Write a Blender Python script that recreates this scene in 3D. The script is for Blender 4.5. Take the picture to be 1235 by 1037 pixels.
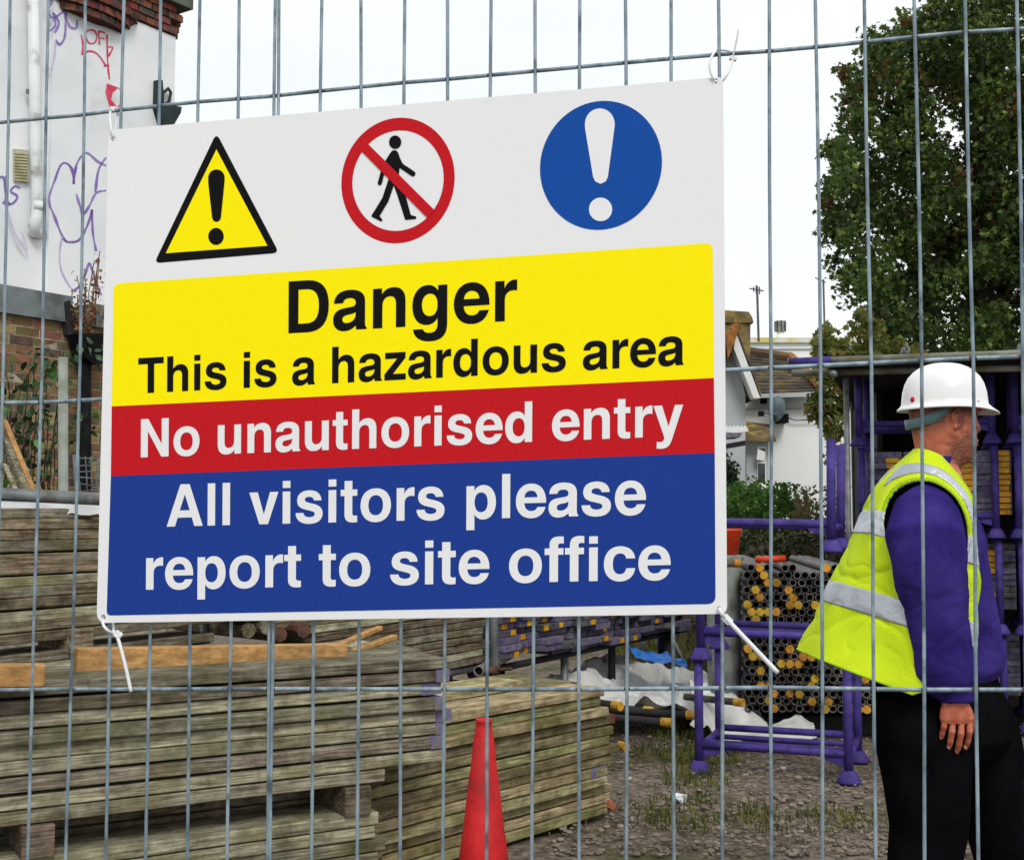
import bpy, bmesh, math, random
from mathutils import Vector, Matrix, noise, geometry
R = math.radians
rng = random.Random(7)
for o in list(bpy.data.objects): bpy.data.objects.remove(o)
scene = bpy.context.scene
col = bpy.data.collections.new("yard"); scene.collection.children.link(col)

# ------------------------------------------------------------------ camera
F, CX, CY, HZ, CAMH = 1500.0, 617.5, 518.5, 620.0, 1.42
PITCH = math.atan((HZ - CY) / F)
cd = bpy.data.cameras.new("camera"); cam = bpy.data.objects.new("camera", cd); col.objects.link(cam)
cam.location = (0, 0, CAMH); cam.rotation_euler = (math.pi / 2 + PITCH, 0, 0)
cd.sensor_width = 36; cd.lens = 36 * F / 1235.0; cd.clip_start = 0.05; cd.clip_end = 600
scene.camera = cam
# ------------------------------------------------------------------ world, sun, exposure
SUN_EL, SUN_AZ = R(46), R(163)      # azimuth clockwise from +Y
w = bpy.data.worlds.new("World"); scene.world = w; w.use_nodes = True
nt = w.node_tree; nt.nodes.clear()
out = nt.nodes.new("ShaderNodeOutputWorld"); bg = nt.nodes.new("ShaderNodeBackground")
sky = nt.nodes.new("ShaderNodeTexSky"); sky.sky_type = 'NISHITA'; sky.sun_disc = False
sky.sun_elevation = SUN_EL; sky.sun_rotation = SUN_AZ
tc = nt.nodes.new("ShaderNodeTexCoord"); mp = nt.nodes.new("ShaderNodeMapping"); mp.inputs['Scale'].default_value = (1.2, 1.2, 4)
nz = nt.nodes.new("ShaderNodeTexNoise"); nz.inputs['Scale'].default_value = 1.6; nz.inputs['Detail'].default_value = 5
rp = nt.nodes.new("ShaderNodeValToRGB")
rp.color_ramp.elements[0].position = .3; rp.color_ramp.elements[0].color = (.83, .865, .885, 1)
rp.color_ramp.elements[1].position = .62; rp.color_ramp.elements[1].color = (.94, .965, .98, 1)
sc_ = nt.nodes.new("ShaderNodeVectorMath"); sc_.operation = 'SCALE'; sc_.inputs['Scale'].default_value = 9.6
ad = nt.nodes.new("ShaderNodeMix"); ad.data_type = 'RGBA'; ad.inputs[0].default_value = 0.95
nt.links.new(tc.outputs['Generated'], mp.inputs[0]); nt.links.new(mp.outputs[0], nz.inputs[0])
nt.links.new(nz.outputs[0], rp.inputs[0]); nt.links.new(rp.outputs[0], sc_.inputs[0])
nt.links.new(sky.outputs[0], ad.inputs[6]); nt.links.new(sc_.outputs[0], ad.inputs[7])
nt.links.new(ad.outputs[2], bg.inputs[0]); bg.inputs[1].default_value = 0.1
nt.links.new(bg.outputs[0], out.inputs[0])
sl = bpy.data.lights.new("sun", 'SUN'); sl.energy = 1.5; sl.angle = R(20); sl.color = (1, .97, .92)
so = bpy.data.objects.new("sun", sl); col.objects.link(so)
sd = Vector((math.sin(SUN_AZ) * math.cos(SUN_EL), math.cos(SUN_AZ) * math.cos(SUN_EL), math.sin(SUN_EL)))
so.rotation_euler = sd.to_track_quat('Z', 'Y').to_euler(); so.location = (0, -2, 8)
scene.view_settings.view_transform = 'Standard'; scene.view_settings.look = 'None'
scene.view_settings.exposure = 0.24; scene.view_settings.gamma = 1; scene.view_settings.use_curve_mapping = False
try:
    scene.cycles.max_bounces = 6; scene.cycles.diffuse_bounces = 3; scene.cycles.transparent_max_bounces = 8
except Exception: pass

# ------------------------------------------------------------------ helpers
CAM = Vector((0, 0, CAMH)); cosP, sinP = math.cos(PITCH), math.sin(PITCH)
def ray(px, py):
    u, v = (px - CX) / F, (CY - py) / F
    return Vector((u, cosP - v * sinP, sinP + v * cosP))
def P(px, py, Y):
    d = ray(px, py); return CAM + d * (Y / d.y)
class Plane:
    def __init__(s, a, b):
        s.a = Vector((a[0], a[1], 0)); s.d = (Vector((b[0], b[1], 0)) - s.a).normalized()
        s.n = Vector((s.d.y, -s.d.x, 0))
        if s.n.dot(Vector((0, 0, 0)) - s.a) < 0: s.n = -s.n
    def hit(s, px, py, off=0.0):
        d = ray(px, py); a = s.a + s.n * off
        t = (a - CAM).dot(s.n) / d.dot(s.n)
        return CAM + d * t
    def at(s, u, z, off=0.0):
        p = s.a + s.d * u + s.n * off; return Vector((p.x, p.y, z))
def srgb(r, g, b):
    f = lambda c: (c / 255 / 12.92) if c / 255 <= .04045 else ((c / 255 + .055) / 1.055) ** 2.4
    return (f(r), f(g), f(b))
MATS = {}
def mk(name, c1, c2=None, scale=5, stretch=(1, 1, 1), rough=.8, bump=0, bscale=None, metal=0, rnd=0, detail=6, spec=.3, lo=.35, hi=.65,
       c3=None, s3=2, p3=.6, w3=.08, coat=0, trans=0, speck=0, sscale=45):
    if name in MATS: return MATS[name]
    m = bpy.data.materials.new(name); m.use_nodes = True; MATS[name] = m
    n = m.node_tree; b = n.nodes['Principled BSDF']; L = n.links.new
    b.inputs['Roughness'].default_value = rough; b.inputs['Metallic'].default_value = metal
    b.inputs['Specular IOR Level'].default_value = spec; b.inputs['Coat Weight'].default_value = coat
    if trans: b.inputs['Transmission Weight'].default_value = trans
    b.inputs['Base Color'].default_value = (*c1, 1)
    tc = n.nodes.new("ShaderNodeTexCoord"); mp = n.nodes.new("ShaderNodeMapping"); mp.inputs['Scale'].default_value = stretch
    oi = n.nodes.new("ShaderNodeObjectInfo")
    ofs = n.nodes.new("ShaderNodeVectorMath"); ofs.operation = 'MULTIPLY_ADD'
    ofs.inputs[1].default_value = (37, 17, 53) if rnd else (0, 0, 0)
    L(oi.outputs['Random'], ofs.inputs[0]); L(tc.outputs['Object'], ofs.inputs[2]); L(ofs.outputs[0], mp.inputs[0])
    cur = None
    if c2:
        t = n.nodes.new("ShaderNodeTexNoise"); t.inputs['Scale'].default_value = scale; t.inputs['Detail'].default_value = detail
        r = n.nodes.new("ShaderNodeMapRange"); r.inputs[1].default_value = lo; r.inputs[2].default_value = hi
        x = n.nodes.new("ShaderNodeMix"); x.data_type = 'RGBA'; x.inputs[6].default_value = (*c1, 1); x.inputs[7].default_value = (*c2, 1)
        L(mp.outputs[0], t.inputs[0]); L(t.outputs[0], r.inputs[0]); L(r.outputs[0], x.inputs[0]); cur = x.outputs[2]
        if c3:
            t3 = n.nodes.new("ShaderNodeTexNoise"); t3.inputs['Scale'].default_value = s3; t3.inputs['Detail'].default_value = 7
            r3 = n.nodes.new("ShaderNodeMapRange"); r3.inputs[1].default_value = p3 - w3; r3.inputs[2].default_value = p3 + w3
            x3 = n.nodes.new("ShaderNodeMix"); x3.data_type = 'RGBA'; x3.inputs[7].default_value = (*c3, 1)
            L(ofs.outputs[0], t3.inputs[0]); L(t3.outputs[0], r3.inputs[0]); L(r3.outputs[0], x3.inputs[0]); L(cur, x3.inputs[6]); cur = x3.outputs[2]
    if speck and cur:
        ts = n.nodes.new("ShaderNodeTexNoise"); ts.inputs['Scale'].default_value = sscale; ts.inputs['Detail'].default_value = 9; ts.inputs['Roughness'].default_value = .7
        rs = n.nodes.new("ShaderNodeMapRange"); rs.inputs[1].default_value = .36; rs.inputs[2].default_value = .6; rs.inputs[3].default_value = 1 - speck; rs.inputs[4].default_value = 1 + speck * .35
        ms = n.nodes.new("ShaderNodeVectorMath"); ms.operation = 'SCALE'
        L(ofs.outputs[0], ts.inputs[0]); L(ts.outputs[0], rs.inputs[0]); L(cur, ms.inputs[0]); L(rs.outputs[0], ms.inputs['Scale']); cur = ms.outputs[0]
    if rnd and cur:
        h = n.nodes.new("ShaderNodeHueSaturation")
        r2 = n.nodes.new("ShaderNodeMapRange"); r2.inputs[3].default_value = 1 - rnd; r2.inputs[4].default_value = 1 + rnd
        L(oi.outputs['Random'], r2.inputs[0]); L(r2.outputs[0], h.inputs['Value'])
        w_ = n.nodes.new("ShaderNodeTexWhiteNoise"); w_.noise_dimensions = '1D'; L(oi.outputs['Random'], w_.inputs['W'])
        r4 = n.nodes.new("ShaderNodeMapRange"); r4.inputs[3].default_value = .5 - .05 * rnd; r4.inputs[4].default_value = .5 + .06 * rnd
        L(w_.outputs['Value'], r4.inputs[0]); L(r4.outputs[0], h.inputs['Hue'])
        L(cur, h.inputs['Color']); cur = h.outputs[0]
    if cur: L(cur, b.inputs['Base Color'])
    if bump:
        tb = n.nodes.new("ShaderNodeTexNoise"); tb.inputs['Scale'].default_value = bscale or scale * 2; tb.inputs['Detail'].default_value = 7
        bp = n.nodes.new("ShaderNodeBump"); bp.inputs['Strength'].default_value = bump; bp.inputs['Distance'].default_value = .01
        L(mp.outputs[0], tb.inputs[0]); L(tb.outputs[0], bp.inputs['Height']); L(bp.outputs[0], b.inputs['Normal'])
    return m
def mesh_obj(name, verts, faces, m, parent=None, smooth=False):
    me = bpy.data.meshes.new(name); me.from_pydata([tuple(v) for v in verts], [], faces)
    bm = bmesh.new(); bm.from_mesh(me); bmesh.ops.recalc_face_normals(bm, faces=bm.faces); bm.to_mesh(me); bm.free()
    return wrap(name, me, m, parent, smooth)
def wrap(name, me, m, parent=None, smooth=False):
    if m is not None:
        me.materials.clear(); me.materials.append(m)
    if smooth: me.polygons.foreach_set("use_smooth", [True] * len(me.polygons))
    o = bpy.data.objects.new(name, me); col.objects.link(o)
    if parent: o.parent = parent
    return o
def tag(o, label=None, cat=None, group=None, kind=None):
    if label: o['label'] = label
    if cat: o['category'] = cat
    if group: o['group'] = group
    if kind: o['kind'] = kind
    return o
def thing(name, label, cat, loc=(0, 0, 0), rot=(0, 0, 0), group=None):
    o = bpy.data.objects.new(name, None); o.empty_display_size = .1; col.objects.link(o)
    o.location = loc; o.rotation_euler = rot
    return tag(o, label, cat, group)
def inst(name, me, loc=(0, 0, 0), rot=(0, 0, 0), parent=None, scale=None):
    o = bpy.data.objects.new(name, me); col.objects.link(o); o.location = loc; o.rotation_euler = rot
    if scale: o.scale = scale
    if parent: o.parent = parent
    return o
class MB:
    """collects geometry of one mesh"""
    def __init__(s): s.v = []; s.f = []
    def add(s, v, f):
        k = len(s.v); s.v += [Vector(x) for x in v]; s.f += [tuple(i + k for i in q) for q in f]; return s
    def box(s, c, h, M=None):
        x, y, z = c; a, b, d = h
        v = [Vector((x + i * a, y + j * b, z + k * d)) for i in (-1, 1) for j in (-1, 1) for k in (-1, 1)]
        if M: v = [M @ q for q in v]
        return s.add(v, [(0, 1, 3, 2), (4, 6, 7, 5), (0, 4, 5, 1), (2, 3, 7, 6), (0, 2, 6, 4), (1, 5, 7, 3)])
    def tube(s, pts, r, n=10, caps=True, r2=None):
        pts = [Vector(p) for p in pts]; m = len(pts)
        rs = r if isinstance(r, (list, tuple)) else [r] * m
        v = []; up = None
        for i, p in enumerate(pts):
            t = (pts[min(i + 1, m - 1)] - pts[max(i - 1, 0)]).normalized()
            if up is None:
                up = Vector((0, 0, 1)) if abs(t.z) < .9 else Vector((1, 0, 0))
            a = (up - t * up.dot(t)).normalized(); up = a; b = t.cross(a)
            for k in range(n):
                q = 2 * math.pi * k / n; v.append(p + (a * math.cos(q) + b * math.sin(q)) * rs[i])
        f = [(i * n + k, i * n + (k + 1) % n, (i + 1) * n + (k + 1) % n, (i + 1) * n + k) for i in range(m - 1) for k in range(n)]
        if caps: f += [tuple(range(n))[::-1], tuple((m - 1) * n + k for k in range(n))]
        return s.add(v, f)
    def loft(s, rings, n=24, caps=True, power=2.0):
        """rings: (centre, half axis a, half axis b)"""
        v = []; m = len(rings)
        for c, a, b in rings:
            for k in range(n):
                q = 2 * math.pi * k / n; cq, sq = math.cos(q), math.sin(q)
                cq = math.copysign(abs(cq) ** (2 / power), cq); sq = math.copysign(abs(sq) ** (2 / power), sq)
                v.append(Vector(c) + Vector(a) * cq + Vector(b) * sq)
        f = [(i * n + k, i * n + (k + 1) % n, (i + 1) * n + (k + 1) % n, (i + 1) * n + k) for i in range(m - 1) for k in range(n)]
        if caps: f += [tuple(range(n))[::-1], tuple((m - 1) * n + k for k in range(n))]
        return s.add(v, f)
    def ball(s, c, r, n=10, M=None):
        c = Vector(c); r = Vector(r) if not isinstance(r, (int, float)) else Vector((r, r, r)); rings = []
        for i in range(n + 1):
            t = math.pi * i / n; e = max(math.sin(t), .02)
            cc = Vector((0, 0, math.cos(t) * r.z)); a = Vector((e * r.x, 0, 0)); b = Vector((0, e * r.y, 0))
            if M: cc, a, b = M @ cc, M @ a, M @ b
            rings.append((c + cc, a, b))
        return s.loft(rings, n * 2)
    def prism(s, pts, d):
        """polygon pts (3D) pushed by vector d"""
        n = len(pts); pts = [Vector(p) for p in pts]; d = Vector(d)
        return s.add(pts + [p + d for p in pts], [tuple(range(n)), tuple(range(n, 2 * n))[::-1]] + [(i, (i + 1) % n, n + (i + 1) % n, n + i) for i in range(n)])
    def ico(s, c, r, sub=0):
        t = (1 + 5 ** .5) / 2
        V = [(-1, t, 0), (1, t, 0), (-1, -t, 0), (1, -t, 0), (0, -1, t), (0, 1, t), (0, -1, -t), (0, 1, -t), (t, 0, -1), (t, 0, 1), (-t, 0, -1), (-t, 0, 1)]
        Fc = [(0, 11, 5), (0, 5, 1), (0, 1, 7), (0, 7, 10), (0, 10, 11), (1, 5, 9), (5, 11, 4), (11, 10, 2), (10, 7, 6), (7, 1, 8), (3, 9, 4), (3, 4, 2), (3, 2, 6), (3, 6, 8), (3, 8, 9), (4, 9, 5), (2, 4, 11), (6, 2, 10), (8, 6, 7), (9, 8, 1)]
        return s.add([Vector(c) + Vector((a[0] * r[0], a[1] * r[1], a[2] * r[2])) / 1.9 for a in V], Fc)
    def mesh(s, name="m"):
        me = bpy.data.meshes.new(name); me.from_pydata([tuple(v) for v in s.v], [], s.f)
        bm = bmesh.new(); bm.from_mesh(me); bmesh.ops.recalc_face_normals(bm, faces=bm.faces); bm.to_mesh(me); bm.free(); return me
    def build(s, name, m, parent=None, smooth=False): return wrap(name, s.mesh(name), m, parent, smooth)
def remesh(me, voxel, smooth_it=2):
    o = bpy.data.objects.new("tmp", me); scene.collection.objects.link(o)
    r = o.modifiers.new("r", 'REMESH'); r.mode = 'VOXEL'; r.voxel_size = voxel
    if smooth_it:
        q = o.modifiers.new("s", 'SMOOTH'); q.factor = .5; q.iterations = smooth_it
    dg = bpy.context.evaluated_depsgraph_get(); res = bpy.data.meshes.new_from_object(o.evaluated_get(dg), depsgraph=dg)
    bpy.data.objects.remove(o); return res
def fbm(p, o=3):
    return noise.fractal(p, 1.0, 2.0, o)
NUMW = ['first', 'second', 'third', 'fourth', 'fifth', 'sixth', 'seventh', 'eighth', 'ninth', 'tenth', 'eleventh', 'twelfth', 'thirteenth', 'fourteenth', 'fifteenth', 'sixteenth', 'seventeenth', 'eighteenth', 'nineteenth', 'twentieth']
ORD = ['topmost', 'second', 'third', 'fourth', 'fifth', 'sixth', 'seventh', 'eighth', 'ninth', 'tenth', 'eleventh', 'twelfth', 'thirteenth', 'fourteenth', 'fifteenth', 'sixteenth', 'seventeenth', 'eighteenth']
def ordl(i): return 'topmost' if i == 0 else ORD[i] + ' from the top'

# ------------------------------------------------------------------ materials
galv = mk("galvanised", srgb(150, 168, 178), srgb(104, 124, 136), 90, (1, 1, .3), rough=.45, metal=.15, bump=.2, bscale=200, spec=.45, c3=srgb(84, 98, 108), s3=26, p3=.6, w3=.06)
galv2 = mk("galvanised_tube", srgb(128, 132, 132), srgb(84, 90, 92), 12, rough=.5, metal=.3, bump=.15, c3=srgb(112, 84, 66), s3=9, p3=.66)
purple = mk("purple_paint", srgb(74, 59, 136), srgb(56, 45, 108), 9, rough=.62, spec=.2, speck=.3, sscale=22, bump=.1, c3=srgb(44, 34, 84), s3=14, p3=.66, rnd=.1)
oldwood = mk("weathered_board", srgb(164, 158, 138), srgb(104, 94, 76), 9, (.8, 7, 12), speck=.45, sscale=13, rough=.95, bump=.55, bscale=14, rnd=.42, c3=srgb(108, 103, 74), s3=3.4, p3=.58, w3=.10, spec=.1)
algae = mk("algae_board", srgb(170, 160, 124), srgb(112, 102, 72), 9, (.8, 7, 12), speck=.45, sscale=13, rough=.95, bump=.55, bscale=14, rnd=.42, c3=srgb(118, 113, 72), s3=3.2, p3=.57, w3=.1, spec=.1)
backwood = mk("brown_board", srgb(140, 124, 104), srgb(82, 70, 56), 9, (.8, 7, 12), speck=.5, sscale=16, spec=.1, rough=.95, bump=.5, bscale=9, rnd=.3, c3=srgb(132, 128, 112), s3=3.5, p3=.6, w3=.1)
newwood = mk("orange_timber", srgb(188, 146, 92), srgb(154, 114, 68), 4, (.5, 12, 12), speck=.25, sscale=14, rough=.85, bump=.35, bscale=8, rnd=.12, c3=srgb(110, 66, 34), s3=7, p3=.7, w3=.03)
endpurple = mk("purple_board_end", srgb(78, 70, 112), srgb(112, 108, 116), 30, rough=.85, bump=.4, rnd=.3, c3=srgb(96, 86, 70), s3=22, p3=.62)
endgrey = mk("grey_board_end", srgb(104, 104, 106), srgb(60, 60, 62), 25, rough=.9, bump=.4, rnd=.35)
tagyel = mk("yellow_tag", srgb(226, 168, 30), srgb(190, 128, 16), 40, rough=.6, rnd=.12)
darkrec = mk("dark_metal", (.012, .012, .014), (.022, .02, .02), 6, rough=.8)
white_sign = mk("sign_white", (.82, .83, .84), (.80, .81, .825), 3, rough=.35, spec=.4, bump=.03, bscale=600, detail=2)

# ------------------------------------------------------------------ ground
def ground():
    xs = [-300, -80, -30, -12, -6] + [(-4 + .1 * i) for i in range(111)] + [9, 14, 30, 80, 300]
    ys = [-60, -10, -2, 1, 3] + [(4.5 + .1 * i) for i in range(76)] + [13.5, 16, 20, 28, 45, 90, 200, 480]
    v = []
    for y in ys:
        for x in xs:
            z = 0
            if -4 <= x <= 7 and 4.5 <= y <= 12: z = .022 * fbm(Vector((x * 1.1, y * 1.1, 0)), 4) + .012 * fbm(Vector((x * 5, y * 5, 3)), 3)
            v.append((x, y, z - .01))
    n = len(xs); f = [(j * n + i, j * n + i + 1, (j + 1) * n + i + 1, (j + 1) * n + i) for j in range(len(ys) - 1) for i in range(n - 1)]
    m = mk("ground_gravel", srgb(134, 120, 106), srgb(80, 70, 60), 26, rough=.95, bump=1, bscale=60, detail=10, c3=srgb(74, 74, 42), s3=1.1, p3=.57, w3=.06, speck=.5, sscale=14)
    tag(mesh_obj("ground", v, f, m, smooth=True), kind='structure')
    g = MB(); rr = random.Random(3)
    for i in range(9000):
        y = 5.3 + 5.2 * rr.random() ** 1.3; x = rr.uniform(.2, 3.9) * y / 7
        r = rr.choice([.004, .006, .008, .013]) * rr.uniform(.6, 1.3)
        g.ico((x, y, r * .25), (r * rr.uniform(.8, 1.5), r * rr.uniform(.8, 1.5), r * .7))
    tag(g.build("gravel_stones", mk("stones", srgb(138, 126, 112), srgb(86, 76, 66), 9, rough=.95, detail=3, c3=srgb(160, 156, 150), s3=7, p3=.66)), "loose pale and brown stones scattered over the yard ground", "gravel", kind='stuff')
ground()
def blades(name, spots, m, label, hmin, hmax, n, wd=.006, seed=1, cat="grass"):
    rr = random.Random(seed); g = MB()
    for (x, y, r) in spots:
        for i in range(n):
            a = rr.uniform(0, 6.28); d = r * rr.random() ** .6; bx, by = x + math.cos(a) * d, y + math.sin(a) * d
            h = rr.uniform(hmin, hmax); q = rr.uniform(0, 6.28); lx, ly = math.cos(q) * h * .45, math.sin(q) * h * .45
            s, c = math.sin(q) * wd, math.cos(q) * wd
            g.add([(bx - s, by + c, 0), (bx + s, by - c, 0), (bx + lx * .35 + s * .8, by + ly * .35 - c * .8, h * .6), (bx + lx * .35 - s * .8, by + ly * .35 + c * .8, h * .6), (bx + lx, by + ly, h)], [(0, 1, 2, 3), (3, 2, 4)])
    return tag(g.build(name, m), label, cat, kind='stuff')
grassm = mk("grass", srgb(88, 98, 44), srgb(52, 62, 28), 3, rough=.9, spec=.1, c3=srgb(122, 114, 66), s3=5, p3=.58)
rr = random.Random(5)
spots = []
for i in range(95):
    y = rr.uniform(7.2, 9.6); spots.append((rr.uniform(.6, 1.25) + (y - 7) * .25, y, .12))
for i in range(34):
    y = rr.uniform(5.7, 6.15); spots.append((rr.uniform(.6, 2.0), y, .1))
for i in range(34):
    y = rr.uniform(6.2, 7.6); spots.append((.62 + rr.uniform(0, .35) + (y - 6) * .2, y, .1))
blades("grass", spots, grassm, "short tufts of grass in the gravel beside the board stack", .015, .065, 24, .0032, 2)
spots = [(rr.uniform(1.2, 3.4), rr.uniform(9.3, 13), .3) for i in range(130)]
blades("tall_grass", spots, grassm, "rough long grass growing behind the purple stillages", .08, .35, 60, .006, 4)

# ------------------------------------------------------------------ leaf helper
def leaves(name, centres, m, parent=None, size=.1, seed=1, kind=None, shape='maple', flat=.5):
    """centres: list of (point, radius, count)"""
    rr = random.Random(seed); g = MB()
    if shape == 'maple':
        base = [(0, -.5), (.25, -.28), (.55, -.3), (.32, .02), (.5, .3), (.16, .22), (0, .62), (-.16, .22), (-.5, .3), (-.32, .02), (-.55, -.3), (-.25, -.28)]
    else:
        base = [(0, -.5), (.28, -.15), (.25, .2), (0, .55), (-.25, .2), (-.28, -.15)]
    nb = len(base)
    for c, r, n in centres:
        for i in range(n):
            v = Vector((rr.gauss(0, 1), rr.gauss(0, 1), rr.gauss(0, 1))); v.normalize(); v *= r * rr.random() ** .45
            nrm = Vector((rr.gauss(0, 1), rr.gauss(0, 1) - .3, rr.gauss(0, 1) + flat)).normalized()
            a = nrm.orthogonal().normalized(); q = rr.uniform(0, 6.28); b = nrm.cross(a)
            a, b = a * math.cos(q) + b * math.sin(q), b * math.cos(q) - a * math.sin(q)
            s = size * rr.uniform(.6, 1.25); o = Vector(c) + v
            k = len(g.v)
            for (x, y) in base: g.v.append(o + a * (x * s) + b * (y * s) + nrm * (-.18 * s * (abs(x) * 2) ** 2))
            g.f.append(tuple(range(k, k + nb)))
    o = wrap(name, g.mesh(name), m, parent)
    if kind: o['kind'] = kind
    return o
def leafmat(name, c1, c2, c3, s=1.3, p3=.6):
    m = mk(name, c1, c2, s, rough=.6, spec=.22, c3=c3, s3=9, p3=p3, w3=.03)
    n = m.node_tree; b = n.nodes['Principled BSDF']; o_ = [x for x in n.nodes if x.type == 'OUTPUT_MATERIAL'][0]
    tl_ = n.nodes.new("ShaderNodeBsdfTranslucent"); mx = n.nodes.new("ShaderNodeMixShader"); mx.inputs[0].default_value = .42
    src = b.inputs['Base Color'].links[0].from_socket
    n.links.new(src, tl_.inputs[0]); n.links.new(b.outputs[0], mx.inputs[1]); n.links.new(tl_.outputs[0], mx.inputs[2]); n.links.new(mx.outputs[0], o_.inputs[0])
    return m

# ------------------------------------------------------------------ sign text outlines
GL = {
'D': (722, "M76 718L360 718C590 718 685 580 685 359C685 140 590 0 360 0L76 0Z M226 595L226 123L345 123C490 123 535 215 535 359C535 503 490 595 345 595Z"),
'N': (722, "M69 0L69 718L225 718L507 238L507 718L654 718L654 0L502 0L216 488L216 0Z"),
'T': (611, "M14 718L597 718L597 590L381 590L381 0L231 0L231 590L14 590Z"),
'A': (722, "M20 0L276 718L450 718L702 0L542 0L494 148L226 148L177 0Z M266 271L454 271L361 545Z"),
'l': (278, "M69 0L69 718L209 718L209 0Z"),
'i': (278, "M69 0L69 540L209 540L209 0Z M69 600L69 718L209 718L209 600Z"),
'v': (556, "M10 540L167 540L280 164L391 540L546 540L357 0L199 0Z"),
'z': (500, "M25 0L25 118L295 419L40 419L40 540L474 540L474 428L208 121L481 121L481 0Z"),
'h': (611, "M66 0L66 718L206 718L206 462C240 520 300 549 374 549C480 549 546 480 546 360L546 0L406 0L406 322C406 390 378 428 320 428C250 428 206 378 206 300L206 0Z"),
'n': (611, "M66 0L66 540L200 540L200 462C235 520 295 549 374 549C480 549 546 480 546 360L546 0L406 0L406 322C406 390 378 428 320 428C250 428 206 378 206 300L206 0Z"),
'r': (389, "M66 0L66 540L200 540L200 440C235 520 290 549 350 549C362 549 372 548 380 546L380 402C365 406 345 408 330 408C250 408 206 360 206 285L206 0Z"),
'd': (611, "M545 718L405 718L405 462C375 515 325 549 255 549C125 549 35 435 35 267C35 100 125 -14 250 -14C325 -14 375 20 408 78L408 0L545 0Z M404 268C404 365 365 430 292 430C220 430 176 368 176 268C176 168 220 106 292 106C365 106 404 168 404 268Z"),
'g': (611, "M545 540L410 540L410 465C375 520 325 549 258 549C128 549 35 440 35 275C35 110 122 8 245 8C315 8 370 40 405 95L405 30C405 -60 370 -100 295 -100C235 -100 200 -80 192 -45L47 -45C57 -150 150 -215 295 -215C460 -215 545 -145 545 15Z M404 278C404 370 365 430 292 430C220 430 176 370 176 278C176 186 220 126 292 126C365 126 404 186 404 278Z"),
'e': (556, "M533 165L395 165C380 125 345 103 292 103C220 103 178 150 172 232L543 232C548 430 450 549 285 549C130 549 28 430 28 264C28 100 130 -14 290 -14C415 -14 505 50 533 165Z M174 325L397 325C390 395 350 434 285 434C222 434 182 395 174 325Z"),
'c': (556, "M533 350L390 350C380 405 345 434 290 434C215 434 174 370 174 267C174 160 215 101 290 101C345 101 380 135 392 195L533 195C520 65 425 -14 288 -14C130 -14 30 100 30 264C30 432 130 549 290 549C430 549 522 470 533 350Z"),
'a': (556, "M40 370C45 485 130 549 278 549C430 549 505 490 505 385L505 105C505 60 510 35 530 18L530 0L378 0C370 15 367 35 366 55C320 10 262 -14 195 -14C95 -14 28 45 28 145C28 235 80 285 190 300L290 313C345 320 365 335 365 372C365 415 335 436 274 436C215 436 185 415 178 370Z M365 240C350 228 330 222 290 215L240 207C190 198 168 180 168 148C168 115 190 96 232 96C305 96 363 140 365 210Z"),
's': (556, "M498 376L362 376C355 420 325 440 272 440C225 440 195 422 195 392C195 365 215 352 290 335L345 322C465 293 520 245 520 158C520 50 430 -14 280 -14C125 -14 32 55 28 172L172 172C175 125 215 98 283 98C340 98 378 118 378 152C378 180 355 192 270 212L215 225C105 250 55 295 55 382C55 485 140 549 275 549C410 549 492 485 498 376Z"),
't': (333, "M309 540L309 435L220 435L220 155C220 115 235 103 275 103C288 103 298 104 309 106L309 -2C285 -7 262 -9 235 -9C130 -9 80 35 80 130L80 435L10 435L10 540L80 540L80 685L220 685L220 540Z"),
'f': (333, "M318 540L318 435L230 435L230 0L90 0L90 435L10 435L10 540L90 540L90 590C90 680 140 730 245 730C275 730 300 728 322 724L322 612C305 616 290 617 276 617C240 617 230 605 230 575L230 540Z"),
'y': (556, "M10 540L165 540L285 175L398 540L548 540L350 -50C310 -165 260 -210 155 -210C130 -210 100 -208 72 -203L72 -88C95 -92 112 -94 130 -94C178 -94 212 -70 207 -8Z"),
'o': (611, "M306 549C140 549 34 435 34 267C34 100 140 -14 306 -14C472 -14 577 100 577 267C577 435 472 549 306 549Z M306 434C390 434 436 370 436 267C436 165 390 101 306 101C222 101 175 165 175 267C175 370 222 434 306 434Z"),
}
def parse(path):
    loops = []
    for part in path.split('Z'):
        part = part.strip()
        if not part: continue
        toks = part.replace('M', ' M ').replace('L', ' L ').replace('C', ' C ').split(); i = 0; P_ = []
        while i < len(toks):
            c = toks[i]; i += 1
            if c in 'ML': P_.append((float(toks[i]), float(toks[i + 1]))); i += 2
            else:
                q = [P_[-1]] + [(float(toks[i + 2 * k]), float(toks[i + 2 * k + 1])) for k in range(3)]; i += 6
                for s in range(1, 9):
                    t = s / 8; u = 1 - t
                    P_.append(tuple(u ** 3 * q[0][k] + 3 * u * u * t * q[1][k] + 3 * u * t * t * q[2][k] + t ** 3 * q[3][k] for k in (0, 1)))
        if abs(P_[0][0] - P_[-1][0]) < .5 and abs(P_[0][1] - P_[-1][1]) < .5: P_.pop()
        loops.append(P_)
    return loops
def rotg(ch, w_, h_):
    return [[(w_ - x, h_ - y) for x, y in L] for L in GP[ch]]
GP = {k: parse(v[1]) for k, v in GL.items()}
GW = {k: v[0] for k, v in GL.items()}
GP['u'] = rotg('n', 612, 540); GW['u'] = 611; GP['p'] = rotg('d', 611, 535); GW['p'] = 611; GW[' '] = 278

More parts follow.
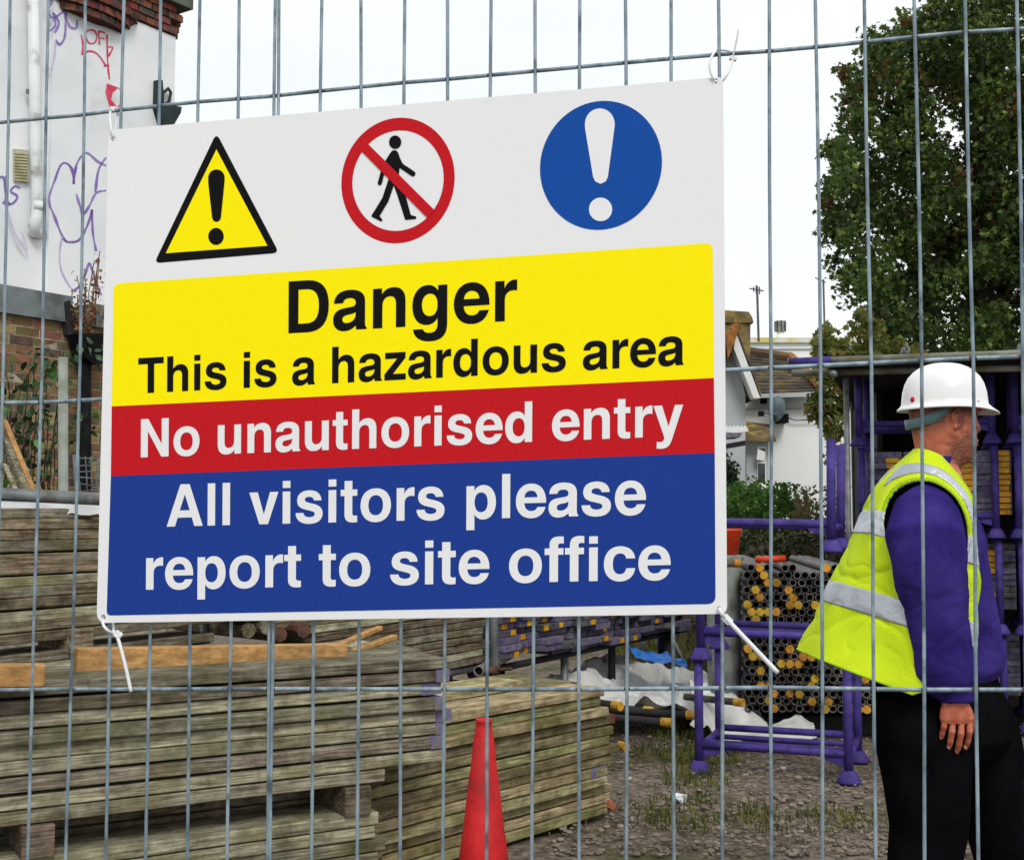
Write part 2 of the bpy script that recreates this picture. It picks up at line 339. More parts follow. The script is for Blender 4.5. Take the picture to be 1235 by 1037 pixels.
# ------------------------------------------------------------------ fence
FA, FB = P(0, 518, 1.316), P(1235, 518, 1.130)
FP = Plane((FA.x, FA.y), (FB.x, FB.y))
fence = thing("mesh_fence_panel", "galvanised wire mesh fence panel across the front, carrying the hazard sign", "fence", (FA.x, FA.y, 0))
def rel(parent, pts): return [Vector(p) - parent.location for p in pts]
def resamp(pts, n, fn):
    return [fn(*p) for p in pts]
tops = [-88, -38, 12.3, 58.6, 103, 149.5, 194, 241, 288.7, 331.8, 336.6, 388, 435.5, 488, 540, 592, 645.5, 699, 754.7, 809, 867, 927.5, 983.6, 1042, 1102.8, 1163.6, 1226.7, 1291, 1356, 1424]
bots = [-120, -66, -12, 34.7, 81.3, 128.4, 177, 226.3, 275, 323, 326.5, 376, 431.5, 482.5, 534.6, 586.8, 642, 698, 755.7, 812.5, 871.3, 930, 992, 1055.4, 1115, 1179, 1238, 1303, 1370, 1440]
mids = {3: 50.5, 2: 4.5, 4: 97, 21: 929.7, 22: 990, 23: 1050.6, 24: 1112, 25: 1173.6, 26: 1234}
for i, (a, b) in enumerate(zip(tops, bots)):
    m_ = mids.get(i, (a + b) / 2 + .8); yb = 975
    pts = []
    for y in [-300, -150, 0, 110, 220, 330, 440, 550, 660, 770, 880, 975, 1100, 1300, 1520, 1760]:
        t = y / 975.0
        if y <= 440: x = a + (m_ - a) * (y / 440) if y >= 0 else a - (m_ - a) * (-y / 440)
        else: x = m_ + (b - m_) * ((y - 440) / 535)
        pts.append(FP.hit(x + .5 * math.sin(i * 3.1 + y * .011), y, .0))
    wq = MB().tube(rel(fence, pts), .00172, 8); wq.build("wire", galv, fence, True)
VX = []
for i, (a, b) in enumerate(zip(tops, bots)):
    VX.append((a, mids.get(i, (a + b) / 2 + .8), b, i))
def vx(k, y):
    a, m_, b, i = VX[k]
    x = a + (m_ - a) * (y / 440) if y <= 440 else m_ + (b - m_) * ((y - 440) / 535)
    return x + .5 * math.sin(i * 3.1 + y * .011)
welds = MB()
def hz_line(pts, r=.0021, ext=True):
    for k in range(len(VX)):
        y = pts[0][1]
        for it in range(5):
            x = vx(k, y)
            for q in range(len(pts) - 1):
                if pts[q][0] <= x <= pts[q + 1][0]: y = pts[q][1] + (pts[q + 1][1] - pts[q][1]) * (x - pts[q][0]) / (pts[q + 1][0] - pts[q][0]); break
        p = FP.hit(x, y, -.0022) - fence.location
        welds.ico(p, (.0034 * rng.uniform(.8, 1.3), .0026, .0028 * rng.uniform(.8, 1.2)))
    return MB().tube(rel(fence, [FP.hit(x, y, -.0040) for x, y in pts]), r, 8).build("wire", galv, fence, True)
hz_line([(-130, 160), (-60, 154), (0, 148), (50, 143), (97, 139), (145, 133), (193, 128), (240, 123), (330, 116), (387, 110), (436, 105), (486, 100), (538, 96), (591, 91), (645, 86), (700, 81), (754, 76), (809, 71), (868, 66), (928, 62), (985, 57), (1042, 51), (1102, 45), (1165, 39), (1235, 35), (1330, 27), (1450, 17)])
hz_line([(-140, 490), (-60, 488), (0, 486), (50, 485.5), (97, 483), (125, 481.5), (400, 470), (700, 455), (877, 446.5), (930, 443.5), (990, 441), (1050, 438), (1112, 435), (1175, 432), (1235, 430), (1330, 426), (1450, 421)], .0022)
hz_line([(-150, 833), (0, 832), (60, 831), (150, 831), (330, 830.5), (540, 831), (700, 831), (815, 830), (870, 829.5), (930, 829), (1000, 830), (1115, 831.5), (1235, 831.5), (1330, 832), (1460, 832)])
for yy, s_ in ((1205, -.012), (1580, -.02)):
    hz_line([(x, yy + (x - 617) * -s_) for x in range(-150, 1480, 125)])
hz_line([(x, -290 - (x - 617) * .12) for x in range(-150, 1480, 125)])
wo = welds.build('weld_spots', mk('weld', srgb(96, 92, 84), srgb(70, 60, 52), 120, rough=.8), fence); wo['kind'] = 'stuff'
# panel end posts and feet, outside the photograph
for k, pxe in enumerate((-150, 1462)):
    q = FP.hit(pxe, 518); a = Vector((q.x, q.y, .04)); b = Vector((q.x, q.y, 2.12))
    MB().tube(rel(fence, [a, b]), .019, 12).build("end_post", galv, fence, True)

# ------------------------------------------------------------------ sign
ZF = .0115
def S(px, py, k=0): return FP.hit(px, py, ZF + .0003 * k)
quadS = [(131, 157), (872, 93), (877, 740), (116.5, 751)]
c0 = FP.hit(495, 435, 0)
sign = thing("safety_sign", "large white hazard sign with yellow, red and blue bands tied on the mesh fence", "sign", tuple(c0))
def sp(pts): return rel(sign, pts)
def rquad(q, r, seg=6):
    out_ = []
    for i in range(len(q)):
        p, a, b = Vector(q[i]), Vector(q[i - 1]), Vector(q[(i + 1) % len(q)])
        ri = r[i] if isinstance(r, (list, tuple)) else r
        if ri <= 0: out_.append(tuple(p)); continue
        p1 = p + (a - p).normalized() * ri; p2 = p + (b - p).normalized() * ri
        for s in range(seg + 1):
            t = s / seg; out_.append(tuple(p1 * (1 - t) ** 2 + p * (2 * t * (1 - t)) + p2 * t * t))
    return out_
def ellp(cx, cy, rx, ry, n=40, sh=0):
    return [(cx + rx * math.cos(2 * math.pi * k / n), cy + ry * math.sin(2 * math.pi * k / n) + sh * rx * math.cos(2 * math.pi * k / n)) for k in range(n)]
def flat(name, loops, k, m, parent=sign):
    """loops in photo pixels laid on the sign face: outer first, holes after"""
    L3 = [[Vector((x, y, 0)) for x, y in L] for L in loops]
    tri = geometry.tessellate_polygon(L3); v = [p for L in loops for p in L]
    me = bpy.data.meshes.new(name); me.from_pydata([tuple(q) for q in sp([S(x, y, k) for x, y in v])], [], [tuple(t) for t in tri])
    bm = bmesh.new(); bm.from_mesh(me)
    for f in bm.faces:
        f.normal_update()
        if f.normal.dot(FP.n) < 0: f.normal_flip()
    bm.to_mesh(me); bm.free()
    return wrap(name, me, m, parent)
# panel with four drilled holes and thickness
holes = [(137, 167.5), (863, 98), (124.5, 744), (867.5, 734)]
outer = rquad(quadS, [9, 7, 10, 13])
hl = [ellp(x, y, 3.0, 3.3, 12)[::-1] for x, y in holes]
L3 = [[Vector((x, y, 0)) for x, y in L] for L in [outer] + hl]
tri = geometry.tessellate_polygon(L3); vv = [p for L in [outer] + hl for p in L]; nV = len(vv)
v3 = [S(x, y) for x, y in vv]; v3 += [p - FP.n * .0045 for p in v3]
fc = [tuple(t) for t in tri] + [tuple(i + nV for i in t[::-1]) for t in tri]
st = 0
for L in [outer] + hl:
    n_ = len(L); fc += [(st + i, st + (i + 1) % n_, st + (i + 1) % n_ + nV, st + i + nV) for i in range(n_)]; st += n_
mesh_obj("panel", sp(v3), fc, white_sign, sign)
def ink(name, c, rough=.6): return mk(name, c, tuple(min(1, x * 1.04 + .002) for x in c), 250, rough=rough, spec=.08, bump=.02, bscale=500, detail=2)
yel, red, blu, blk, bl2 = ink("ink_yellow", (1.0, .84, .0)), ink("ink_red", (.53, .009, .015)), ink("ink_blue", (.012, .044, .27)), ink("ink_black", (.004, .004, .005)), ink("ink_light_blue", (.006, .07, .35))
o = flat("yellow_band", [rquad([(137, 342), (859.5, 293), (861, 455.8), (134.7, 490)], [9, 9, 0, 0])], 1, yel)
flat("red_band", [[(134.7, 490), (861, 455.8), (862, 546), (133.7, 574)]], 1, red)
flat("blue_band", [rquad([(133.7, 574), (862, 546), (863, 728), (128.5, 742)], [0, 0, 10, 6])], 1, blu)
tb = flat("warning_triangle", [rquad([(261, 160.5), (336.5, 305), (186, 317.5)], [9, 8, 8])], 1, blk)
flat("triangle_face", [[(261, 180.5), (322.5, 296.5), (200, 305.5)]], 2, yel, tb)
flat("exclamation_mark", [[(261 + 10 * math.cos(a), 214.5 + 10 * math.sin(a)) for a in [R(180 + 18 * k) for k in range(11)]] + [(270.6, 222), (266.4, 263), (264.5, 266.5), (261, 267.8), (257.5, 266.5), (255.8, 263), (251.2, 222)]], 3, blk, tb)
flat("dot", [ellp(260.5, 285.2, 9.4, 10.3, 28)], 3, blk, tb)
def C6(L): return [(400 + x / 6.1, 130 + y / 6.1) for x, y in L]
ring = flat("prohibition_ring", [C6(ellp(488, 536, 417, 461, 72, -.06)), C6(ellp(488, 537, 336, 369, 72, -.06))[::-1]], 1, red)
flat("walking_figure", [C6([(395, 390), (430, 335), (445, 317), (462, 312), (480, 318), (490, 335), (503, 372), (523, 413), (606, 468), (617, 480), (614, 497), (600, 507), (586, 502), (500, 443), (494, 500), (505, 560), (545, 650), (582, 790), (620, 800), (623, 812), (616, 819), (541, 825), (485, 650), (457, 572), (418, 688), (352, 797), (373, 825), (370, 836), (360, 835), (296, 803), (292, 795), (372, 665), (420, 520), (405, 470), (386, 490), (372, 550), (362, 570), (345, 570), (338, 555), (362, 465)])], 2, blk, ring)
flat("figure_head", [C6(ellp(467, 254, 45, 49, 28))], 2, blk, ring)
flat("diagonal_bar", [C6([(262, 262), (216, 318), (705, 813), (757, 754)])], 3, red, ring)
disc = flat("blue_disc", [ellp(724.8, 199.6, 73.6, 77.6, 72, -.06)], 1, bl2)
ex = [(723.4 + 18 * math.cos(a), 150 + 19 * math.sin(a)) for a in [R(180 + 12 * k) for k in range(16)]]
ex = ex + [(741, 155), (733, 214), (730.5, 219), (724.3, 222), (718, 219), (715.4, 214), (705.6, 155)]
flat("white_exclamation_mark", [ex], 2, white_sign, disc)
flat("white_dot", [ellp(724.3, 252.7, 14, 14.2, 30)], 2, white_sign, disc)
def text(s, x0, y0, x1, y1, H, m, k=2):
    sc1 = (1140 + .1514 * x1) / (1140 + .1514 * x0)
    BL, BR, TL, TR = S(x0, y0, k), S(x1, y1, k), S(x0 + H * .006, y0 - H, k), S(x1 + H * .006, y1 - H * sc1, k)
    pen = 0; parts_ = []
    for ch in s:
        for L in ([] if ch == ' ' else [GP[ch]]): parts_.append((pen, L, ch))
        pen += GW[ch]
    xs = [pen_ + x for pen_, L, c in parts_ for l in L for x, y in l]; a, b = min(xs), max(xs)
    V, Fc = [], []
    for pen_, L, ch in parts_:
        groups = [[l] for l in L] if ch == 'i' else [L]
        for gl in groups:
            k0 = len(V)
            L3 = [[Vector((x, y, 0)) for x, y in l] for l in gl]
            for t in geometry.tessellate_polygon(L3): Fc.append(tuple(i + k0 for i in t))
            for l in gl:
                for x, y in l:
                    u = (pen_ + x - a) / (b - a); v = y / 718
                    V.append((BL * (1 - u) + BR * u) * (1 - v) + (TL * (1 - u) + TR * u) * v)
    me = bpy.data.meshes.new("lettering"); me.from_pydata([tuple(q) for q in sp(V)], [], Fc)
    bm = bmesh.new(); bm.from_mesh(me)
    for f in bm.faces:
        f.normal_update()
        if f.normal.dot(FP.n) < 0: f.normal_flip()
    bm.to_mesh(me); bm.free()
    o = wrap("lettering", me, m, sign); o['label'] = "lettering reading " + s; return o
text("Danger", 347.8, 402, 623.5, 386.5, 62.5, blk)
text("This is a hazardous area", 166.5, 474.5, 824.5, 440, 42.5, blk)
text("No unauthorised entry", 169.8, 551.6, 823.8, 525.5, 46, white_sign)
text("All visitors please", 201, 635, 779, 620.3, 50.5, white_sign)
text("report to site office", 176, 711, 808.8, 698.8, 50.5, white_sign)

# ------------------------------------------------------------------ cable ties
tie = mk("white_nylon", (.78, .79, .80), (.7, .72, .74), 80, rough=.4, spec=.5)
def SO(px, py, off): return FP.hit(px, py, off)
def cable(label, paths, heads, group="ties holding the sign"):
    o = thing("cable_tie", label, "cable tie", tuple(SO(*paths[0][0][0])), group=group)
    for pts, r in paths:
        q = [SO(*p) for p in pts]; q2 = []
        for i in range(len(q) - 1):
            p0, p1, p2, p3 = q[max(i - 1, 0)], q[i], q[i + 1], q[min(i + 2, len(q) - 1)]
            for s in range(5):
                t = s / 5
                q2.append(.5 * ((2 * p1) + (p2 - p0) * t + (2 * p0 - 5 * p1 + 4 * p2 - p3) * t * t + (3 * p1 - p0 - 3 * p2 + p3) * t ** 3))
        q2.append(q[-1]); MB().tube(rel(o, q2), r, 8).build("strap", tie, o, True)
    for (x, y, off, ang, hw, hh) in heads:
        c = SO(x, y, off) - o.location; M_ = Matrix.Translation(c) @ Matrix.Rotation(ang, 4, 'Y')
        h = MB().box((0, 0, 0), (hw, .0022, hh), M_).build("head", tie, o)
        bv = h.modifiers.new("b", 'BEVEL'); bv.width = .0008; bv.segments = 2
    return o
cable("thin white cable tie looped at the top right corner of the sign", [([(862, 97, .013), (857, 88, .014), (856, 76, .013), (860, 66, .006), (866, 61, -.006), (880, 62, -.010), (884, 70, -.004), (880, 84, .004), (873, 96, .006), (866, 101, -.004), (862, 98, -.001)], .0012), ([(883, 72, -.002), (886, 60, .0), (889, 46, .002), (890.5, 36, .003)], .0009)], [(884, 71, -.003, .3, .0035, .002)])
cable("thick white cable tie below the bottom right corner of the sign", [([(867, 733, .013), (870, 739, .015), (874, 744, .012)], .002), ([(874, 744, .012), (878, 748, .0115), (908, 779.5, .012), (938, 811, .012)], .0022)], [(877, 747, .01, math.pi / 4, .0048, .0036)])
cable("white cord knotted under the bottom left corner of the sign", [([(124, 744, .004), (124.5, 753, .014), (130, 760, .015), (138, 763.5, .006), (144, 763, .002), (146.5, 765, .004), (143, 769, .007), (139, 766, .009), (137, 760, .004), (136, 752, -.003)], .0015), ([(141, 766, .007), (145, 779, .009), (152, 806, .010), (158, 834, .010)], .0018)], [(142, 765, .007, .9, .004, .003)])
cable("small white cable tie round the wire at the top left corner of the sign", [([(137, 166, .013), (134, 155, .014), (132.5, 142, .008), (134, 133, .001), (139, 130, -.008), (142, 135, -.009), (141, 148, -.004), (138, 160, .0), (137, 166, .001)], .0013)], [(136, 132, .002, .5, .0028, .002)])

# ------------------------------------------------------------------ scaffold boards
def board_mesh(L, W, T, seed, segs=6, warp=.004):
    r_ = random.Random(seed); g = MB(); rings = []
    ph, am = r_.uniform(0, 6), r_.uniform(-1, 1) * warp
    b = .0035
    for i in range(segs + 1):
        x = -L / 2 + L * i / segs; dz = am * math.sin(3.1 * i / segs + .2) ; dy = r_.uniform(-1, 1) * .0015
        e = 0 if 0 < i < segs else 0
        for (y, z) in ((-W / 2 + b, -T / 2), (-W / 2, -T / 2 + b), (-W / 2, T / 2 - b), (-W / 2 + b, T / 2), (W / 2 - b, T / 2), (W / 2, T / 2 - b), (W / 2, -T / 2 + b), (W / 2 - b, -T / 2)):
            rings.append(Vector((x + r_.uniform(-1, 1) * .002, y + dy, z + dz + r_.uniform(-1, 1) * .0012)))
    n = 8; f = [(i * n + k, i * n + (k + 1) % n, (i + 1) * n + (k + 1) % n, (i + 1) * n + k) for i in range(segs) for k in range(n)]
    f += [tuple(range(n))[::-1], tuple(segs * n + k for k in range(n))]
    g.add(rings, f); return g.mesh("board")
def stack(x0, y0, x1, y1, L, ztop, n, pitch, T, depth, m, name, what, group, seed, end_jit=.05, far_end=True, bands=None, skip=()):
    """front face runs through (x0,y0)-(x1,y1); boards end at (x1,y1); rows from the top down, depth boards deep"""
    r_ = random.Random(seed); d = Vector((x1 - x0, y1 - y0, 0)).normalized(); nn = Vector((-d.y, d.x, 0))
    if nn.y < 0: nn = -nn
    ang = math.atan2(d.y, d.x); protos = [board_mesh(L, .225, T, seed * 10 + k) for k in range(5)]
    for me in protos: me.materials.append(m)
    made = {}
    for i in range(n):
        for j in range(depth if i < 2 else 1):
            if (i, j) in skip: continue
            z = ztop - T / 2 - i * pitch; jit = r_.uniform(-1, 1) * end_jit; off = r_.uniform(-.016, .024)
            c = Vector((x1, y1, 0)) - d * (L / 2 - jit) + nn * (.1125 + j * .235 + off)
            o = inst("scaffold_board", r_.choice(protos), (c.x, c.y, z), (r_.uniform(-.002, .002), r_.uniform(-.0025, .0025) , ang + r_.uniform(-.004, .004)))
            row = ordl(i)
            tag(o, f"{what}, {row} {['in front', 'behind the front one', 'at the back'][min(j, 2)]}, {name}", "board", group)
            made[(i, j)] = (o, L)
            if bands and (i, j) in bands:
                bm_, bl_ = bands[(i, j)]
                MB().box((L / 2 - bl_ / 2, 0, 0), (bl_ / 2 + .001, .1135, T / 2 + .0012)).build("painted_band", bm_, o)
        # solid infill behind front board keeps the pile opaque: further real boards
    return made, d, nn
pband = mk("worn_purple_band", srgb(88, 82, 132), srgb(122, 118, 128), 26, rough=.85, bump=.3, c3=srgb(112, 104, 88), s3=16, p3=.62, w3=.05)
# A: near left stack
A0, A1 = (-1.604, 3.90), (-.245, 4.70)
mA, dA, nA = stack(*A0, *A1, 3.0, .888, 7, .0485, .0415, 3, oldwood, "near left pile", "weathered scaffold board", "boards of the near left pile", 11, .03,
      bands={(k, 0): (pband, .03 + .012 * (k * 7 % 5)) for k in (1, 2, 3, 4, 5, 6)})
for i in range(7, 9):
    pass
def row_under(x1, y1, d, nn, L, z, T, m, label, group, seed, jit=0, ydepth=0, W=.225, name="scaffold_board", cat="board", rot=0):
    me = board_mesh(L, W, T, seed); me.materials.append(m)
    c = Vector((x1, y1, 0)) - d * (L / 2 - jit) + nn * (W / 2 + ydepth)
    return tag(inst(name, me, (c.x, c.y, z), (0, 0, math.atan2(d.y, d.x) + rot)), label, cat, group)
for i, (jj, T_) in enumerate([(0.0, .043), (-.25, .043)]):
    row_under(*A1, dA, nA, 3.0, .888 - .0215 - (7 + i) * .0485, T_, oldwood, f"weathered scaffold board, {ORD[7 + i]} from the top, near left pile", "boards of the near left pile", 90 + i, jj)
# bearers and lower tier under A
def block(name, label, cat, a, half, m, rotz, group=None, parent=None):
    o = MB().box((0, 0, 0), half).build(name, m, parent); o.location = a; o.rotation_euler = (0, 0, rotz)
    b = o.modifiers.new("b", 'BEVEL'); b.width = .004; b.segments = 2
    if not parent: tag(o, label, cat, group)
    return o
aA = math.atan2(dA.y, dA.x)
zA = .888 - 9 * .0485
for k, s in enumerate((.22, 1.3, 2.5)):
    c = Vector((*A1, 0)) - dA * (s + .14) + nA * .34
    block("timber_bearer", f"dark timber bearer under the near left board pile, {['at its right end', 'in its middle', 'out of frame at its left end'][k]}", "bearer", (c.x, c.y, zA - .05), (.05, .36, .0495), backwood, aA, "bearers under the near pile")
for i in range(7):
    row_under(*A1, dA, nA, 2.9, zA - .1 - .022 - i * .0475, .043, oldwood, f"damp scaffold board below the bearers of near left pile, {ordl(i)}", "boards below the bearers", 110 + i, -.25 + rng.uniform(-.05, .05))
for i in range(9):
    row_under(*A1, dA, nA, 3.0, .430 - i * .047, .043, backwood, f"scaffold board of the added low pile that darkens the bearer gap, {ordl(i)}", "boards added to darken the bearer gap", 170 + i, -.12, .30)  # added boards block the bright ground seen through the bearer gap
# B: stack on the right with pale top
B0, B1 = (-.25, 5.17), (.475, 6.0)
bands = {(3, 0): (mk("dark_red_end", srgb(104, 58, 46), srgb(80, 50, 40), 30, rough=.9), .03), (8, 0): (pband, .12)}
mB, dB, nB = stack(*B0, *B1, 1.62, .600, 13, .0455, .040, 3, algae, "pile behind cone", "greenish scaffold board", "boards of the pile behind the cone", 21, .065, bands=bands)
row_under(B1[0], B1[1], dB, nB, 1.3, .600 + .0215, .040, algae, "loose greenish board lying on top at the back of the pile behind the cone", "boards of the pile behind the cone", 131, -.35, .24, rot=.03)
# fresh timbers lying on A
def pole(name, label, cat, a, b, r, m, group=None, n=12, smooth=True):
    a, b = Vector(a), Vector(b); o = MB().tube([Vector(), b - a], r, n).build(name, m, None, smooth); o.location = a
    return tag(o, label, cat, group)
def timber(label, pa, pb, hh, dd, m, group, name="timber"):
    a, b = Vector(pa), Vector(pb); d = (b - a); L = d.length; d.normalize(); s = Vector((-d.y, d.x, 0)).normalized(); u = d.cross(s)
    if u.z < 0: u = -u
    g = MB(); v = []
    for i in range(7):
        c = a + (b - a) * i / 6 - a
        for (p, q) in ((0, 0), (0, 1), (1, 1), (1, 0)): v.append(c + s * (dd * p) + u * (hh * (q - .5)) + Vector((0, 0, rng.uniform(-1, 1) * .0005)))
    f = [(i * 4 + k, i * 4 + (k + 1) % 4, i * 4 + 4 + (k + 1) % 4, i * 4 + 4 + k) for i in range(6) for k in range(4)] + [(3, 2, 1, 0), (24, 25, 26, 27)]
    o = g.add(v, f).build(name, m); o.location = a
    bv = o.modifiers.new("b", 'BEVEL'); bv.width = .003; bv.segments = 1; bv.angle_limit = R(50); bv.limit_method = 'ANGLE'
    return tag(o, label, "timber", group)
timber("long fresh orange timber lying on the near left board pile", P(93, 797, 4.25), P(420, 790, 4.75), .082, .07, newwood, "orange timbers")
timber("short fresh orange timber with its cut end, at the left edge of the pile", P(-260, 822, 3.6), P(54, 815, 3.85), .066, .075, newwood, "orange timbers")
timber("thin pale offcut leaning up from the end of the orange timber", P(412, 778, 4.85), P(462, 757, 5.05), .018, .03, newwood, "offcuts")
timber("short brown offcut lying beside the orange timber's end", P(425, 786, 4.9), P(480, 768, 5.15), .02, .03, newwood, "offcuts")
timber("dark weathered offcut poking out behind the orange timber", P(415, 784, 4.9), P(462, 790, 5.0), .03, .04, backwood, "offcuts")
# C: back stack, upper tier to the left, lower tier to the right
dC = Vector((.503, .864, 0)); C1 = Vector((1.39, 9.80, 0)); nC = Vector((-dC.y, dC.x, 0))
aC = math.atan2(dC.y, dC.x)
def Cpt(px):    # ground point of the C front face seen in column px
    t = (px - CX) / F; s = (C1.x - t * C1.y) / (dC.x - t * dC.y); return C1 - dC * s
cU1 = Cpt(420)
for i in range(12):
    row_under(cU1.x, cU1.y, dC, nC, 4.2, 1.445 - .0195 - i * .0405, .0365, backwood if i % 3 else oldwood, f"long brown scaffold board, {ordl(i)}, upper tier of rear pile", "boards of the rear pile's upper tier", 200 + i, rng.uniform(-.1, .1))
    if i == 0:
        row_under(cU1.x, cU1.y, dC, nC, 4.2, 1.445 - .0195, .0365, backwood, "long brown scaffold board behind the topmost of the rear board pile", "boards of the rear pile's upper tier", 230, 0, .235)
cL1 = Cpt(592)
for i in range(9):
    row_under(cL1.x, cL1.y, dC, nC, 1.6 if i % 4 else 1.9, .945 - .0195 - i * .041, .0365, backwood if i % 3 != 1 else oldwood, f"brown scaffold board, {ordl(i)}, lower tier of rear pile", "boards of the rear pile's lower tier", 240 + i, rng.uniform(-.12, .02))
row_under(cU1.x, cU1.y, dC, nC, 4.0, .905, .0365, oldwood, "grey scaffold board under the gap at the left of the rear pile", "boards of the rear pile's lower tier", 260, -.9)
row_under(cU1.x, cU1.y, dC, nC, 4.0, .862, .0365, backwood, "brown scaffold board under the gap at the left of the rear pile, lower one", "boards of the rear pile's lower tier", 261, -.9)
q = Cpt(70); block("timber_spacer", "brown timber spacer in the gap under the rear board pile", "spacer", (q.x, q.y + .12, .955), (.045, .1, .045), backwood, aC)
# end-on purple boards
endL = 1.1
pe = board_mesh(endL, .222, .037, 5, 3, .001); pe.materials.append(endpurple)
pg = board_mesh(endL, .222, .037, 6, 3, .001); pg.materials.append(endgrey)
ptag = MB().box((0, 0, 0), (.028, .002, .0155)).mesh("tag"); ptag.materials.append(tagyel)
aE = aC - math.pi / 2
def endboard(pos, ang, kind, tagx, label, group):
    o = inst("scaffold_board", pe if kind else pg, pos, (0, 0, ang), None); tag(o, label, "board", group)
    if tagx is not None:
        t = bpy.data.objects.new("yellow_tag", ptag); col.objects.link(t); t.parent = o
        t.location = (endL / 2 + .0035, tagx, 0); t.rotation_euler = (0, 0, math.pi / 2)
    return o
start = Cpt(600); total = (C1 - start).length; ncol = int(total / .235)
re_ = random.Random(8)
for c in range(ncol):
    p = start + dC * (.118 + .235 * c)
    for i in range(9):
        if re_.random() < .04 and i < 2: continue
        jo = re_.uniform(-.05, .07)
        pos = p + (-nC) * (-endL / 2 + jo); z = .905 - .02 - i * .041 + .004 * math.sin(c)
        if i == 8 and c < 3: continue
        endboard((pos.x, pos.y, z), math.atan2(-nC.y, -nC.x), re_.random() < .75, re_.uniform(-.07, .07) if re_.random() < .42 else None,
                 f"end-on scaffold board, {ordl(i)}, {['left end', 'second', 'third', 'fourth', 'fifth', 'sixth', 'seventh', 'eighth', 'ninth', 'tenth', 'eleventh', 'twelfth'][min(c, 11)]} column of purple-ended pile", "purple-ended boards of the rear pile")
# rack that carries the rear pile
rk = thing("steel_rack", "dark steel rack with legs carrying the rear pile of purple-ended boards", "rack", tuple(start))
for off in (.06, .95):
    a = start - dC * .2 + nC * off; b = C1 + dC * .05 + nC * off
    MB().tube(rel(rk, [Vector((a.x, a.y, .515)), Vector((b.x, b.y, .515))]), .022, 8).build("beam", darkrec, rk, True)
for k, px in enumerate((560, 690, 746, 812)):
    q = Cpt(px) + nC * .06
    for off in (0, .89):
        q2 = q + nC * off
        MB().tube(rel(rk, [Vector((q2.x, q2.y, 0)), Vector((q2.x, q2.y, .50 if px != 746 else 1.2))]), .035 if px in (560,) else .026, 10).build("leg", darkrec if px != 690 else galv2, rk, True)
for off in (0.03, .8):
    a, b = Cpt(-120) + nC * off, Cpt(592) + nC * off
    for zz in (.555,):
        MB().tube(rel(rk, [Vector((a.x, a.y, zz)), Vector((b.x, b.y, zz))]), .022, 8).build("beam", galv2, rk, True)
# upright scaffold tube with coupler standing in front of the rear pile
tp = P(596, 700, 6.95)
o = pole("scaffold_tube", "grey upright scaffold tube with a rusty coupler in front of the rear pile", "scaffold tube", (tp.x, tp.y, 0), (tp.x, tp.y, 1.7), .0245, galv2)
rust = mk("rusty_steel", srgb(104, 70, 54), srgb(64, 48, 42), 18, rough=.85, bump=.5)
cb = P(588, 808, 6.95)
cpl = MB().tube([Vector((-.055, -.03, -.0)), Vector((.02, -.03, .0))], .020, 10).tube([Vector((0, 0, -.026)), Vector((0, 0, .026))], .033, 12).tube([Vector((.02, -.04, .008)), Vector((.10, -.035, .012))], .010, 8).tube([Vector((-.10, -.03, -.02)), Vector((-.05, -.03, .02))], .012, 6).build("coupler", rust, o, True)
cpl.location = (0, 0, cb.z)
STUB = P(577, 809, 6.85)
pole("scaffold_tube", "grey upright scaffold tube behind the orange timber, under the sign's left part", "scaffold tube", (P(247, 780, 5.6).x, P(247, 780, 5.6).y, 0), (P(247, 780, 5.6).x, P(247, 780, 5.6).y, 1.1), .024, galv2)
pole("scaffold_tube", "long grey scaffold tube lying along the top of the rear board pile", "scaffold tube", P(-140, 590, 4.2), P(330, 612, 5.6), .026, galv2)
g = MB(); a, b = P(-140, 600, 4.17), P(130, 612, 4.72); v = []
for i in range(25):
    c = a + (b - a) * i / 24
    v += [c + Vector((0, -.01, .0)), c + Vector((0, -.02, -.022 - .012 * abs(math.sin(i * 1.9)))), c + Vector((0, .10, .006))]
f = []
for i in range(24): f += [(i * 3, i * 3 + 1, i * 3 + 4, i * 3 + 3), (i * 3 + 2, i * 3, i * 3 + 3, i * 3 + 5)]
plast = mk("white_polythene", (.62, .63, .64), (.45, .46, .47), 9, rough=.35, spec=.5, bump=.4, bscale=14)
tag(g.add(v, f).build("plastic_strip", plast), "torn white plastic strip under the tube on the rear board pile", "plastic sheet")
# round red-brown timber ends beside the upright
for k, (x, y) in enumerate([(300, 757), (322, 754), (338, 762), (366, 757)]):
    a = P(x, y + 3, 5.45 + .05 * k); tt = pole("round_timber", ["dark fencing stake end, leftmost", "dark fencing stake end, second from left", "reddish stake end, third from left", "reddish stake end, rightmost"][k] + " behind the orange timber", "stake", a, a + Vector((-.5, .7, .02 - .05)), .034 if k != 1 else .03, rust if k > 1 else backwood, "stakes behind the orange timber", 8, False)

